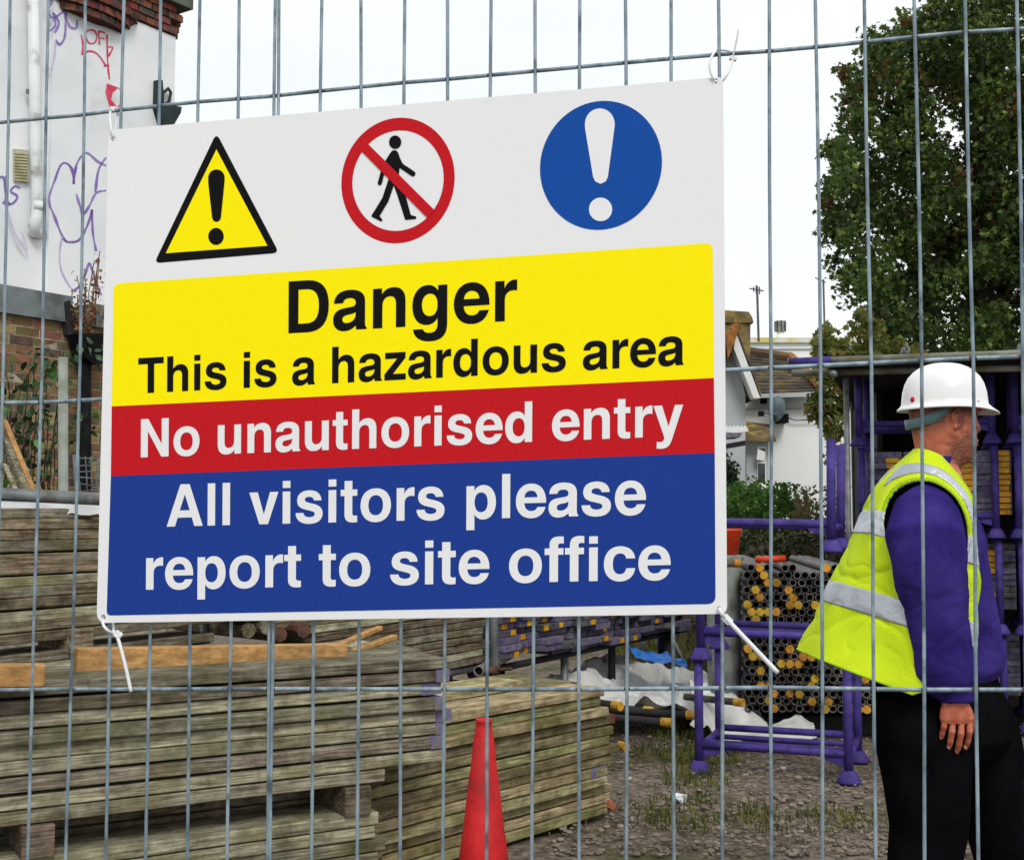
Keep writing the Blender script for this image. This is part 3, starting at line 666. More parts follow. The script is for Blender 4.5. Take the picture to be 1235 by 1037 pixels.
# ------------------------------------------------------------------ traffic cone
conem = mk("cone_red", srgb(206, 38, 40), srgb(176, 26, 30), 7, rough=.6, spec=.25, bump=.08, c3=srgb(120, 30, 28), s3=9, p3=.62, speck=.22, sscale=18)
cpt = P(583.5, 862, 4.2)
cone = thing("traffic_cone", "red plastic traffic cone standing in front of the board pile", "traffic cone", (cpt.x, cpt.y, 0))
prof = [(.150, .03), (.130, .045), (.111, .06), (.080, .30), (.0725, .36), (.0705, .365), (.047, .565), (.045, .568), (.0335, .682), (.0300, .686), (.0295, .708), (.0265, .712), (.0262, .728), (.0275, .731), (.0275, .740), (.021, .742), (.019, .70)]
MB().loft([(Vector((0, 0, z)), Vector((r, 0, 0)), Vector((0, r, 0))) for r, z in prof], 32).build("cone_body", conem, cone, True)
b_ = MB().box((0, 0, .015), (.19, .19, .015)).build("base", mk("cone_base", (.03, .03, .03), (.05, .045, .04), 10, rough=.9), cone)
bv = b_.modifiers.new("b", 'BEVEL'); bv.width = .02; bv.segments = 3

# ------------------------------------------------------------------ stillages
SH = .62
def still_meshes(W, D, H):
    M_ = {}
    M_['post'] = MB().tube([(0, 0, .03), (0, 0, H - .012)], .0252, 12).mesh("post")
    M_['foot_cup'] = MB().loft([(Vector((0, 0, z)), Vector((r, 0, 0)), Vector((0, r, 0))) for r, z in [(.061, 0), (.061, .012), (.036, .060), (.027, .066)]], 14, True, 2.8).mesh("foot_cup")
    M_['front'] = MB().tube([(.02, 0, .15), (W - .02, 0, .15)], .0205, 10).mesh("rail")
    M_['side'] = MB().tube([(0, .02, .13), (0, D - .02, .13)], .0205, 10).mesh("rail")
    M_['bar'] = MB().tube([(.02, 0, .13), (W - .02, 0, .13)], .016, 8).mesh("cross_bar")
    g = MB().prism([(.0, -.004, .19), (.11, -.004, .165), (.11, -.004, .11), (.0, -.004, .08)], (0, .008, 0)); M_['gusset'] = g.mesh("gusset")
    for k in M_:
        M_[k].materials.append(purple)
        if k != 'gusset': M_[k].polygons.foreach_set("use_smooth", [True] * len(M_[k].polygons))
    return M_
def stillage(loc, rot, W, D, H, label, group, ms, tilt=(0, 0)):
    o = thing("stillage", label, "stillage", loc, (tilt[0], tilt[1], rot), group)
    for (x, y) in ((0, 0), (W, 0), (0, D), (W, D)):
        inst("post", ms['post'], (x, y, 0), parent=o); inst("foot_cup", ms['foot_cup'], (x, y, 0), parent=o)
    inst("rail", ms['front'], (0, 0, 0), parent=o); inst("rail", ms['front'], (0, D, 0), parent=o)
    inst("rail", ms['side'], (0, 0, 0), parent=o); inst("rail", ms['side'], (W, 0, 0), parent=o)
    for y in (D * .35, D * .68): inst("cross_bar", ms['bar'], (0, y, 0), parent=o)
    inst("gusset", ms['gusset'], (0.01, 0, 0), parent=o); inst("gusset", ms['gusset'], (W - .01, 0.0, 0), (0, 0, math.pi), parent=o)
    return o
ms1 = still_meshes(.80, .60, SH)
stillage((1.035, 6.98, 0), R(-20), .80, .60, SH, "empty purple stillage on the gravel, lowest of the stack left of the man", "purple stillages stacked in front of the tube bundle", ms1)
stillage((1.05, 6.99, SH - .005), R(-19), .80, .60, SH, "purple steel stillage in the middle of the stack left of the man", "purple stillages stacked in front of the tube bundle", ms1, (0, R(.4)))
stillage((.965, 6.99, 2 * SH - .012), R(-19.5), .80, .60, SH, "purple stillage on top of the stack left of the man, its posts bare", "purple stillages stacked in front of the tube bundle", ms1, (0, R(.8)))
ms2 = still_meshes(.86, .80, .632)
names_l = ['lowest', 'second from the ground', 'third from the ground', 'highest']
racks = [((2.44, 8.60), "rack beside the man's neck"), ((3.33, 8.24), "rack at the right edge")]
er = random.Random(31); a2 = R(-20)
racks[1] = ((3.375, 8.235), racks[1][1])
for ri, ((bx, by), lab) in enumerate(racks):
    for lv in range(4):
        base = Vector((bx - .012 * lv, by, lv * .63))
        stillage(tuple(base), a2, .86, .80, .632, f"purple stillage, {names_l[lv]}, {lab}", "purple stillages holding boards under the shelter", ms2)
        if lv == 3: continue
        for c in range(4 if ri == 0 else 3):
            rows = 11 if lv else 10
            z00 = .175 if lv else .24
            n_r = rows - er.choice([0, 1]) if not (ri == 0 and lv == 2) else rows
            side = er.choice([-1, 1]) if lv != 2 else 1
            for r_ in range(n_r):
                loc = Vector((.155 + c * .233, .61 + er.uniform(-.02, .03), z00 + r_ * .0395))
                p = base + Matrix.Rotation(a2, 3, 'Z') @ loc
                k = er.random() < .68
                tagx = side * .055 + er.uniform(-.006, .006) if er.random() < (.85 if lv == 2 else .6) else None
                o = endboard(tuple(p), a2 - math.pi / 2, k, tagx, f"board end, {['lowest', 'second', 'third', 'fourth', 'fifth', 'sixth', 'seventh', 'eighth', 'ninth', 'tenth', 'eleventh'][r_]} up, {['first', 'second', 'third', 'fourth'][c]} column, {names_l[lv].split()[0]} stillage, {lab}", "boards stored end-on in the right hand racks")
                for ch in o.children: ch.scale = (1.6, 1, 1.05)
# ------------------------------------------------------------------ tube bundle
tube_out = mk("tube_steel", srgb(112, 110, 106), srgb(66, 62, 58), 12, rough=.6, metal=.1, rnd=.4, c3=srgb(100, 76, 62), s3=8, p3=.66)
def hollow(Lg, r=.0242, ri=.0195, n=12):
    v = []; 
    for (rad, y) in ((r, Lg), (r, 0), (ri, 0), (ri, .35)):
        for k in range(n): q = 2 * math.pi * k / n; v.append(Vector((rad * math.cos(q), y, rad * math.sin(q))))
    f = [(j * n + k, j * n + (k + 1) % n, (j + 1) * n + (k + 1) % n, (j + 1) * n + k) for j in range(3) for k in range(n)]
    f += [tuple(range(n)), tuple(3 * n + k for k in range(n))]
    return MB().add(v, f).mesh("tube")
hm = [hollow(1.8), hollow(1.8, .0246, .0206), hollow(1.8, .0238, .018)]
for me in hm: me.materials.append(tube_out)
capm = MB().tube([(0, -.008, 0), (0, .03, 0)], .0262, 12).mesh("end_cap"); capm.materials.append(mk("yellow_cap", srgb(200, 152, 48), srgb(156, 116, 40), 30, rough=.7, rnd=.35))
tag(inst('scaffold_tube', hm[0], tuple(STUB), (0, 0, R(-12)), None, (1.2, .5, 1.2)), 'short open ended scaffold tube in the rusty coupler, pointing at the camera', 'scaffold tube')
tr = random.Random(12); tb0 = P(898, 858, 7.95); th = R(-6)
cnt = 0
def hidden(px, py):
    if py < 690: return px > 1015
    if py < 800: return px > 1008 - (py - 690) * .32 + 14
    return False
for r_ in range(20):
    for c in range(18):
        u = .0252 + c * .0522 + (.0261 if r_ % 2 else 0); z = tb0.z + .025 + r_ * .0462
        p = Vector((tb0.x + u * math.cos(th), tb0.y + u * math.sin(th) + tr.gauss(0, .012), z))
        sx = CX + F * p.x / (p.y); sy = HZ - F * (z - CAMH) / p.y
        if hidden(sx, sy) or (r_ == 19 and tr.random() < .2): continue
        if cnt >= 298: continue
        cnt += 1
        cap = tr.random() < .24
        o = inst("scaffold_tube", tr.choice(hm), tuple(p), (0, tr.uniform(0, .4), th + tr.gauss(0, .004)))
        tag(o, f"{'yellow capped' if cap else 'open ended'} scaffold tube, {NUMW[19 - r_]} row from the top, {NUMW[c]} from the left, in the bundle", "scaffold tube", "tubes with yellow caps" if cap else "open tubes of the bundle")
        if cap: inst("end_cap", capm, (0, 0, 0), (0, tr.uniform(0, 1), 0), o)
pa = P(978, 868, 7.95)
tag(MB().box((0, .8, 0), (.60, .75, .06)).build("pallet", darkrec), "dark pallet on the ground under the tube bundle", "pallet").location = (pa.x, pa.y + .1, .065)
tag(MB().box((0, .8, 0), (.52, .6, .035)).build("dark_bearer", darkrec), "dark bearer between pallet and tube bundle", "bearer").location = (pa.x - .03, pa.y + .1, .135)
# grey bin and orange bucket left of the bundle
greyp = mk("grey_painted_steel", srgb(134, 140, 134), srgb(104, 108, 102), 6, rough=.7, bump=.1, c3=srgb(86, 80, 66), s3=6, p3=.64)
bn = P(872, 860, 8.2)
bin_ = thing("steel_bin", "grey steel bin with a rolled rim left of the tube bundle", "bin", (1.385, 8.2, 0))
bin_.scale = (.68, .68, 1)
MB().loft([(Vector((0, 0, z)), Vector((r, 0, 0)), Vector((0, r, 0))) for r, z in [(.155, 0), (.16, .03), (.16, .4), (.166, .41), (.16, .42), (.165, 1.14)]], 24).build("body", greyp, bin_, True)
MB().loft([(Vector((0, 0, z)), Vector((r, 0, 0)), Vector((0, r, 0))) for r, z in [(.165, 1.11), (.195, 1.12), (.2, 1.145), (.165, 1.155)]], 24).build("rim", greyp, bin_, True)
org = mk("orange_plastic", srgb(226, 74, 26), srgb(198, 56, 22), 8, rough=.5)
bk = thing("bucket", "orange plastic bucket standing on the grey bin", "bucket", (1.40, 8.2, 1.155))
bk.scale = (.85, .85, 1)
MB().loft([(Vector((0, 0, z)), Vector((r, 0, 0)), Vector((0, r, 0))) for r, z in [(.10, 0), (.122, .15), (.13, .155), (.13, .17), (.10, .165)]], 24).build("shell", org, bk, True)
MB().tube([Vector((.13 * math.cos(t), -.02, .16 - .09 * math.sin(t))) for t in [math.pi * k / 12 for k in range(13)]], .003, 6).build("handle", galv2, bk, True)
ob = P(911, 676, 8.3); oc = P(947, 674, 8.3)
tag(MB().tube([Vector(), oc - ob], .022, 10).build("orange_tube", org, None, True), "orange plastic pipe lying on top of the tube bundle", "pipe").location = ob + Vector((0, 0, .004))
cl = P(876, 679, 7.9); cr_ = P(892, 679, 7.9)
o = pole("scaffold_tube", "short tube with a yellow cap sticking out beside the grey bin", "scaffold tube", P(850, 680, 7.9), P(889, 679, 7.9), .024, tube_out)
MB().tube([P(885, 679, 7.9) - o.location, P(893, 679, 7.9) - o.location], .027, 10).build("end_cap", capm.materials[0], o)
# low tubes lying between the piles
low = [((745, 868), (876, 872), 7.3, 'thick dark tube'), ((760, 858), (830, 862), 7.5, 'dark tube'), ((735, 851), (738, 851), 6.6, 'tube'), ((846, 846), (895, 847), 7.6, 'dark tube'), ((760, 848), (800, 838), 7.8, 'grey tube')]
for k, (pa_, pb_, Y, what) in enumerate([((700, 862), (836, 862), 7.3, "dark tube with a yellow cap lying highest between pile and stillages"), ((700, 872), (806, 871), 7.1, "dark tube with a yellow cap lying low between pile and stillages"), ((826, 848), (893, 847), 7.75, "dark tube with a yellow cap lying behind the stillage's front post"), ((690, 866), (784, 857), 7.6, "thin dark tube with a yellow cap beside the tarpaulin")]):
    a, b = P(*pa_, Y + .25), P(*pb_, Y); a.z = b.z
    o = pole("scaffold_tube", what, "scaffold tube", a, b, .022, darkrec if k != 2 else tube_out, "tubes lying by the tarpaulin")
    d = (b - a).normalized(); MB().tube([b - a - d * .04, b - a + d * .02], .026, 10).build("end_cap", capm.materials[0], o)
# yellow caps of the tubes under the cone pile
for k, (x, y, Y) in enumerate([(745, 851, 6.1), (752, 900, 6.05)]):
    b = P(x, y, Y); a = b + Vector((-.6, -.45, 0)) * 1.0; a = b - Vector((.62, .78, 0)) * .0 - Vector((.5, -.25, 0))
    o = pole("scaffold_tube", ["yellow capped tube poking out at the top right of the pile behind the cone", "yellow capped tube poking out halfway down the pile behind the cone"][k], "scaffold tube", b + Vector((-.3, .35, 0)), b, .019, darkrec, "capped tubes in the cone pile")
    d = (Vector((.3, -.35, 0))).normalized(); q = -Vector((-.3, .35, 0)) * 1.0
    MB().tube([Vector((.3, -.35, 0)) - d * .03, Vector((.3, -.35, 0)) + d * .02], .023, 10).build("end_cap", capm.materials[0], o)
# ------------------------------------------------------------------ tarpaulins
def tarp(name, label, pxs, m, seed, amp=.09, cat="tarpaulin"):
    """crumpled sheet over a mound; rows of (px, py, Y)"""
    nU, nV = 46, 26; v = []; rows = len(pxs); cols = len(pxs[0])
    for j in range(nV + 1):
        for i in range(nU + 1):
            a = i / nU * (cols - 1); b = j / nV * (rows - 1); i0 = min(int(a), cols - 2); j0 = min(int(b), rows - 2); fa, fb = a - i0, b - j0
            g = lambda jj, ii: P(*pxs[jj][ii])
            p = (g(j0, i0) * (1 - fa) + g(j0, i0 + 1) * fa) * (1 - fb) + (g(j0 + 1, i0) * (1 - fa) + g(j0 + 1, i0 + 1) * fa) * fb
            q = p * 2.1 + Vector((seed, 0, 0))
            cr = .9 - 1.5 * abs(noise.noise(q)) - .9 * abs(noise.noise(q * 2.1 + Vector((5, 1, 2)))) - .35 * abs(noise.noise(q * 4.7))
            vv_ = noise.noise_vector(q * 1.3)
            v.append(p + Vector((vv_.x * .05, vv_.y * .05, (cr - .35) * amp * 1.7)))
    n = nU + 1; f = [(j * n + i, j * n + i + 1, (j + 1) * n + i + 1, (j + 1) * n + i) for j in range(nV) for i in range(nU)]
    o = mesh_obj(name, v, f, m); so_ = o.modifiers.new("s", 'SOLIDIFY'); so_.thickness = .003
    return tag(o, label, cat)
wt = mk("white_tarp", srgb(226, 226, 222), srgb(196, 195, 190), 3, rough=.5, bump=.25, bscale=25, c3=srgb(140, 130, 112), s3=2.5, p3=.68, spec=.45)
bt = mk("blue_tarp", srgb(20, 104, 190), srgb(12, 78, 158), 4, rough=.4, bump=.25, bscale=30)
tarp("tarpaulin", "dirty white tarpaulin crumpled over a heap behind the cone's board pile", [[(668, 806, 9.2), (715, 792, 9.4), (760, 800, 9.5), (806, 806, 9.6), (850, 812, 9.6)], [(655, 830, 8.0), (710, 822, 8.1), (765, 820, 8.3), (815, 818, 8.5), (862, 826, 8.7)], [(640, 868, 7.8), (700, 862, 7.9), (760, 850, 7.9), (815, 846, 8.0), (870, 850, 8.1)]], wt, 3, .085)
tarp("tarpaulin", "grey white plastic sheet slumped behind the lowest stillage", [[(836, 826, 8.2), (860, 826, 8.3), (885, 832, 8.4), (905, 842, 8.4), (915, 852, 8.3)], [(838, 850, 7.9), (862, 846, 7.95), (890, 850, 8.0), (912, 860, 8.0), (922, 866, 8.0)], [(826, 878, 7.85), (856, 888, 7.8), (890, 885, 7.8), (915, 880, 7.8), (925, 878, 7.8)]], wt, 9, .07)
tarp("tarpaulin", "low white plastic sheet along the foot of the tube bundle", [[(868, 872, 7.9), (900, 862, 7.92), (930, 862, 7.92), (955, 858, 7.92), (978, 868, 7.92)], [(868, 884, 7.75), (900, 880, 7.75), (930, 880, 7.75), (955, 878, 7.75), (982, 882, 7.75)], [(866, 893, 7.65), (900, 892, 7.65), (930, 892, 7.65), (960, 892, 7.65), (985, 892, 7.65)]], wt, 15, .04)
tarp("blue_tarpaulin", "crumpled bright blue tarpaulin lying on the white one", [[(758, 780, 8.75), (780, 786, 8.75), (800, 784, 8.75), (826, 797, 8.75)], [(764, 796, 8.4), (784, 800, 8.35), (804, 800, 8.35), (828, 812, 8.35)]], bt, 21, .05)
# leaning mesh grid panels behind
for k, (xa, xb) in enumerate(((766, 790), (786, 812), (800, 834))):
    pole("scaffold_tube", ["pale tube leaning behind the blue tarpaulin, leftmost", "pale tube leaning behind the blue tarpaulin, in the middle", "pale tube leaning behind the blue tarpaulin, rightmost"][k], "scaffold tube", P(xa, 752, 10.2), P(xb, 815, 9.9), .022, galv2, "tubes leaning behind the tarpaulin")
gp = thing("wire_mesh_sheet", "rusty wire mesh panel leaning behind the rear pile's legs", "mesh panel", tuple(P(800, 800, 10.6)))
for i in range(12):
    MB().tube(rel(gp, [P(752 + i * 8, 768, 10.6), P(757 + i * 8, 832, 10.3)]), .004, 5).build("wire", rust, gp)
for i in range(7):
    MB().tube(rel(gp, [P(752, 768 + i * 9, 10.6 - i * .04), P(846, 770 + i * 9, 10.6 - i * .04)]), .004, 5).build("wire", rust, gp)
pole("purple_post", "purple steel post standing behind the blue tarpaulin", "post", (P(800, 800, 9.9).x, 9.9, 0), (P(800, 800, 9.9).x, 9.9, 1.0), .045, purple)
# litter
def crumple(name, label, px, py, size, m, cat="litter", seed=1, flat_=.4):
    Y = F * CAMH / (py - HZ); p = P(px, py, Y); g = MB().ball((0, 0, 0), (size, size * .7, size * flat_), 7)
    for v in g.v: v += noise.noise_vector(v * 40 + Vector((seed, 0, 0))) * size * .5
    o = g.build(name, m); o.location = (p.x, p.y, size * flat_ * .7); return tag(o, label, cat)
crumple("paper_scrap", "crumpled white paper scrap on the gravel below the purple stillage", 820, 958, .045, mk("paper", (.75, .76, .78), (.6, .6, .62), 20, rough=.7), seed=2)
crumple("paper_scrap", "small pale scrap in the grass beside the board pile", 764, 934, .03, mk("paper_dull", srgb(170, 176, 150), srgb(130, 140, 110), 20, rough=.8), seed=5, flat_=.15)
crumple("broken_brick", "broken orange brick lump at the foot of the board pile", 727, 968, .055, mk("brick_lump", srgb(176, 98, 68), srgb(124, 72, 54), 18, rough=.95, bump=.5), cat="brick", seed=8)

# ------------------------------------------------------------------ shelter over the racks
dk = mk("shade_dark_sheeting", (.020, .019, .018), (.034, .03, .026), 3, rough=.8)  # near-black base colour carries the shade of the shelter's interior
sh = thing("shelter", "scaffold shelter with a sheeted roof over the board racks, inner shade painted dark", "shelter", (3.2, 8.0, 0))
RZ = 2.42
f0, f1 = P(985, 436, 8.15), P(1420, 418, 7.35)
bk0, bk1 = Vector((3.32, 12.2, RZ)), Vector((8.3, 11.2, RZ))
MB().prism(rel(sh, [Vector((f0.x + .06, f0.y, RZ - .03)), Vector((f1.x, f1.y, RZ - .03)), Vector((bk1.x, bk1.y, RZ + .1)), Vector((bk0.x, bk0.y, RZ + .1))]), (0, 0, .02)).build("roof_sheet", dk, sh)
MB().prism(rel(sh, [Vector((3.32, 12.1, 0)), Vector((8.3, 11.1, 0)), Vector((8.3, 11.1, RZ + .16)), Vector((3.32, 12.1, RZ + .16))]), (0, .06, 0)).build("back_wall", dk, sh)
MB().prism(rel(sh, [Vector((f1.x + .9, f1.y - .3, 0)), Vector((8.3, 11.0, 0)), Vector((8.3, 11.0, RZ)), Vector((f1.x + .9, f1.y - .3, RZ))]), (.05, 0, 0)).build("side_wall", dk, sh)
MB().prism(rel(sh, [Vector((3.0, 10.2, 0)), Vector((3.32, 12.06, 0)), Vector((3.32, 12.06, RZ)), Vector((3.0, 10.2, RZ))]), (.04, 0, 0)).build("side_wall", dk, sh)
def rt(name, a, b, r, m): return MB().tube(rel(sh, [a, b]), r, 12).build(name, m, sh, True)
mossy = mk("mossy_tube", srgb(132, 134, 124), srgb(96, 96, 78), 9, rough=.7, bump=.3, c3=srgb(96, 88, 54), s3=5, p3=.55)
rt("roof_tube", P(950, 437, 8.2), P(1420, 420, 7.3), .026, mossy)
rt("roof_tube", P(955, 450, 8.35), P(1420, 440, 7.45), .022, mossy)
rt("purple_roof_tube", P(952, 437, 8.14), P(1002, 435, 8.05), .029, purple)
rt("cross_tube", P(1005, 451, 8.0), P(1012, 452, 10.0), .024, galv2)
rt("front_post", Vector((P(1021, 500, 8.3).x, 8.3, 0)), Vector((P(1021, 500, 8.3).x, 8.3, 2.4)), .020, galv2)
for k, px in enumerate((1092, 1233)):
    c = P(px, 427 - k * 4, 7.95 - .25 * k) - sh.location
    MB().tube([c + Vector((-.02, 0, .01)), c + Vector((.02, 0, .01))], .036, 12).tube([c + Vector((0, -.03, .02)), c + Vector((0, -.03, .07))], .008, 6).build("coupler", galv2, sh, True)

# ------------------------------------------------------------------ left buildings
bd = Vector((.543, .84, 0)).normalized()
cornerB = P(208, 60, 14.0); WB = Plane((cornerB.x - bd.x * 8, cornerB.y - bd.y * 8), (cornerB.x, cornerB.y))
render_w = mk("white_render", srgb(238, 240, 241), srgb(222, 226, 229), 1.2, rough=.85, bump=.15, bscale=30, c3=srgb(204, 206, 204), s3=1.6, p3=.70, w3=.08)
wbld = thing("white_building", "white rendered building with graffiti and a brick parapet behind the brick wall", "building", (cornerB.x, cornerB.y, 0))
def wl(pts, off=0): return rel(wbld, [WB.hit(x, y, off) for x, y in pts])
c3 = Vector((cornerB.x, cornerB.y, 0)); back = -WB.n
tl = c3 - bd * 8; topz = WB.hit(207, 44).z
v0, v1, v2, v3_ = c3, tl, tl + back * 6, c3 + back * 6
g = MB().prism(rel(wbld, [v0, v1, v2, v3_]), (0, 0, topz)); g.build("wall", render_w, wbld)
# stepped left bay (pilaster edge at px 57): a slightly deeper strip left of it is the wall, right side 4 cm proud
px0 = WB.hit(57, 200)
s0 = (Vector((px0.x, px0.y, 0)) - c3).dot(bd)
v = [c3 + WB.n * .0, c3 + bd * s0, c3 + bd * s0 + WB.n * .05, c3 + WB.n * .05]
MB().prism(rel(wbld, v), (0, 0, topz - .02)).build("raised_bay", render_w, wbld)
# brick parapet: real brick courses
bricktop = [mk("parapet_brick", srgb(142, 78, 60), srgb(80, 56, 52), 7, rough=.95, bump=.4, rnd=.35, c3=srgb(58, 60, 58), s3=3, p3=.55), mk("parapet_coping", srgb(98, 104, 92), srgb(70, 78, 66), 4, rough=.95, bump=.4, c3=srgb(84, 92, 60), s3=4)]
bm_ = MB().box((0, 0, 0), (.105, .06, .034)).mesh("brick"); bm_.materials.append(bricktop[0])
angB = math.atan2(bd.y, bd.x)
for r_ in range(4):
    for i in range(15):
        if r_ < 1 and i > 12: pass
        s = -.11 - i * .232 - (.116 if r_ % 2 else 0) + .06 * (r_ > 1)
        p = c3 + bd * s + WB.n * (.02 + .014 * r_); z = topz + .036 + r_ * .078
        b = inst("brick", bm_, tuple(p - wbld.location + Vector((0, 0, z))), (0, 0, angB), wbld)
for r_ in range(4):
    for i in range(2):
        p = c3 + back * (.12 + .24 * i) + bd * (.03 + .02 * r_); z = topz + .036 + r_ * .078
        inst("brick", bm_, tuple(p - wbld.location + Vector((0, 0, z))), (0, 0, angB + math.pi / 2), wbld)
a, b = c3 - bd * 8, c3 + bd * .12
pr = [a - WB.n * .2, b - WB.n * .2, b + WB.n * .20, a + WB.n * .20]
MB().prism(rel(wbld, [q + Vector((0, 0, topz + .315)) for q in pr]), (0, 0, .20)).build("coping", bricktop[1], wbld)
# round corbelled bulge with brick band
cB = WB.hit(108, 10, 0); cB0 = Vector((cB.x, cB.y, 0))
zb = WB.hit(112, 38).z
rings = [(cB0 + Vector((0, 0, zb + z)) - wbld.location, bd * r * 1.5, WB.n * r * .5) for z, r in [(.06, .10), (.10, .24), (.17, .34), (.26, .41), (.34, .43)]]
MB().loft(rings, 28).build("corbel_band", bricktop[0], wbld)
for rr_, zz_ in ((.42, .11), (.46, .19), (.49, .28)):
    for i in range(9):
        q = R(180 + 20 + 140 * i / 8); cpos = cB0 + bd * (math.cos(q) * (rr_ - .06) * 1.5 * (.55 + zz_)) + WB.n * (-math.sin(q) * (rr_ - .06) * .5 * (.55 + zz_))
        inst("brick", bm_, tuple(cpos + Vector((0, 0, zb + zz_)) - wbld.location), (0, 0, angB + (q - R(270)) * .6), wbld)
rings = [(cB0 + Vector((0, 0, zb + z)) - wbld.location - bd * .05, bd * r * 1.4, WB.n * r * .7) for z, r in [(.30, .28), (.36, .34), (.5, .37), (.8, .33), (1.1, .2)]]
MB().loft(rings, 28).build("corbel_cap", mk("dark_green_lead", srgb(66, 82, 80), srgb(46, 56, 54), 4, rough=.8, c3=srgb(86, 84, 62), s3=4), wbld, True)
# downpipe with elbow, strap and vent
pipew = mk("white_pipe", srgb(230, 234, 235), srgb(212, 218, 220), 5, rough=.5, c3=srgb(150, 150, 140), s3=5, p3=.66)
pts = [WB.hit(39, -60, .10), WB.hit(42, 120, .10), WB.hit(45, 248, .10), WB.hit(44.5, 262, .10), WB.hit(41, 272, .10), WB.hit(42, 280, .07), WB.hit(50, 281, .0)]
MB().tube(rel(wbld, pts), .058, 14).build("downpipe", pipew, wbld, True)
MB().tube(rel(wbld, [WB.hit(46, 244, .10), WB.hit(46, 254, .10)]), .068, 14).build("pipe_collar", pipew, wbld, True)
MB().prism(wl([(31, 108), (40, 108), (40, 114), (31, 114)], .05), -WB.n * .05 + WB.n * .08).build("pipe_bracket", greyp, wbld)
fr = wl([(15, 180), (33, 182), (33, 221), (16, 219)], .0)
MB().prism(fr, WB.n * .03).build("vent", mk("vent_grey", srgb(190, 188, 176), srgb(160, 158, 140), 9, rough=.8), wbld)
sl_ = mk("vent_slat", srgb(206, 200, 160), srgb(170, 164, 120), 12, rough=.7)
for k in range(10):
    y = 184 + k * 3.6
    MB().prism(wl([(17, y), (32, y + 1), (32, y + 2.8), (17, y + 1.8)], .03), WB.n * .015).build("slat", sl_, wbld)
# black lamp bracket at the corner
hg = MB().prism(wl([(185, 98), (189, 99), (191, 128), (212, 131), (211, 138), (203, 152), (190, 152), (184, 132)], .05), WB.n * .10)
o = hg.build("wall_lamp", None); o.data.materials.append(mk("dark_green_metal", srgb(40, 54, 56), srgb(26, 36, 36), 8, rough=.6)); o.location = wbld.location
tag(o, "dark metal lamp bracket on the corner of the white building", "lamp bracket")
MB().tube([q for q in wl([(195, 122), (197, 112), (203, 107), (206, 112), (204, 122), (198, 128)], .1)], .018, 8).build("scroll", o.data.materials[0], o)
# graffiti ribbons of paint
def ribbon(name, strokes, wpx, m, off, ink_=None):
    g = MB()
    for st_ in strokes:
        q = []
        for i in range(len(st_) - 1):
            p0, p1, p2, p3 = [Vector(st_[k]) for k in (max(i - 1, 0), i, i + 1, min(i + 2, len(st_) - 1))]
            for s in range(6):
                t = s / 6; q.append(.5 * ((2 * p1) + (p2 - p0) * t + (2 * p0 - 5 * p1 + 4 * p2 - p3) * t * t + (3 * p1 - p0 - 3 * p2 + p3) * t ** 3))
        q.append(Vector(st_[-1])); v = []
        for i, p in enumerate(q):
            t = (q[min(i + 1, len(q) - 1)] - q[max(i - 1, 0)]); t = t.normalized() if t.length > 0 else Vector((1, 0)); nr = Vector((-t.y, t.x)) * wpx * .5 * (.7 + .5 * noise.noise(Vector((p.x * .1, p.y * .1, 0))))
            v += [WB.hit(*(p + nr), off), WB.hit(*(p - nr), off)]
        g.add(rel(wbld, v), [(2 * i, 2 * i + 1, 2 * i + 3, 2 * i + 2) for i in range(len(q) - 1)])
    return g.build(name, m, wbld)
gpur = mk("purple_spray", srgb(122, 96, 170), srgb(154, 134, 194), 3, rough=.8); gred = mk("red_spray", srgb(206, 46, 80), srgb(214, 90, 112), 4, rough=.8)
gfaint = mk("faint_purple_spray", srgb(176, 164, 208), srgb(204, 198, 220), 2, rough=.8)
ribbon("purple_graffiti", [[(62, 3), (58, 14), (64, 22), (76, 14), (82, 4)], [(60, 38), (67, 30), (64, 16), (71, 28), (66, 40)], [(76, 6), (79, 24), (78, 45), (72, 54), (67, 48)], [(90, -4), (80, 16), (84, 32), (92, 34), (93, 24)]], 3.8, gpur, .053)
for st1 in [[(67, 48), (66, 66), (63, 80), (59, 84), (57, 76)], [(75, 285), (72, 306), (74, 326), (84, 345), (91, 352)], [(8, 250), (16, 276), (25, 295), (33, 301), (26, 280)]]: ribbon("faint_graffiti", [st1], 2.6, gfaint, .0535)
ribbon("heart_graffiti", [[(89, 222), (87, 205), (80, 197), (73, 200), (66, 218), (59, 241), (66, 262), (77, 288), (86, 292), (97, 288), (107, 268), (111, 253)], [(89, 222), (92, 200), (99, 188), (106, 185), (118, 195), (128, 200)], [(128, 230), (116, 233), (108, 248), (100, 259), (97, 250), (92, 234)], [(128, 190), (119, 205), (115, 232)], [(111, 253), (112, 280), (116, 303)]], 3.8, gpur, .053)
ribbon("letter_graffiti", [[(0, 214), (5, 216), (7, 240), (4, 246)], [(7, 212), (8, 240), (13, 247)], [(24, 227), (18, 225), (13, 231), (21, 237), (16, 245), (8, 247)]], 3.8, gpur, .004)
ribbon("zigzag_graffiti", [[(86, 352), (96, 345), (103, 330), (108, 318), (114, 335), (122, 356)]], 3.8, gpur, .053)
ribbon("red_graffiti", [[(103, 46), (105, 38), (113, 37), (117, 44), (114, 52), (107, 52), (104, 45)], [(98, 42), (100, 55), (99, 65)], [(119, 38), (120, 54)], [(119, 38), (127, 40)], [(119, 46), (126, 47)], [(129, 42), (130, 76), (132, 96)], [(130, 57), (136, 58), (131, 68)], [(98, 66), (108, 62), (118, 66), (128, 80)], [(125, 80), (132, 79)]], 2.9, gred, .053)
g = MB(); v = wl([(129, 101), (143, 106), (136, 112), (134, 120), (141, 129), (133, 131), (127, 112)], .053); g.add(v, [tuple(range(7))]).build("red_mark", gred, wbld)
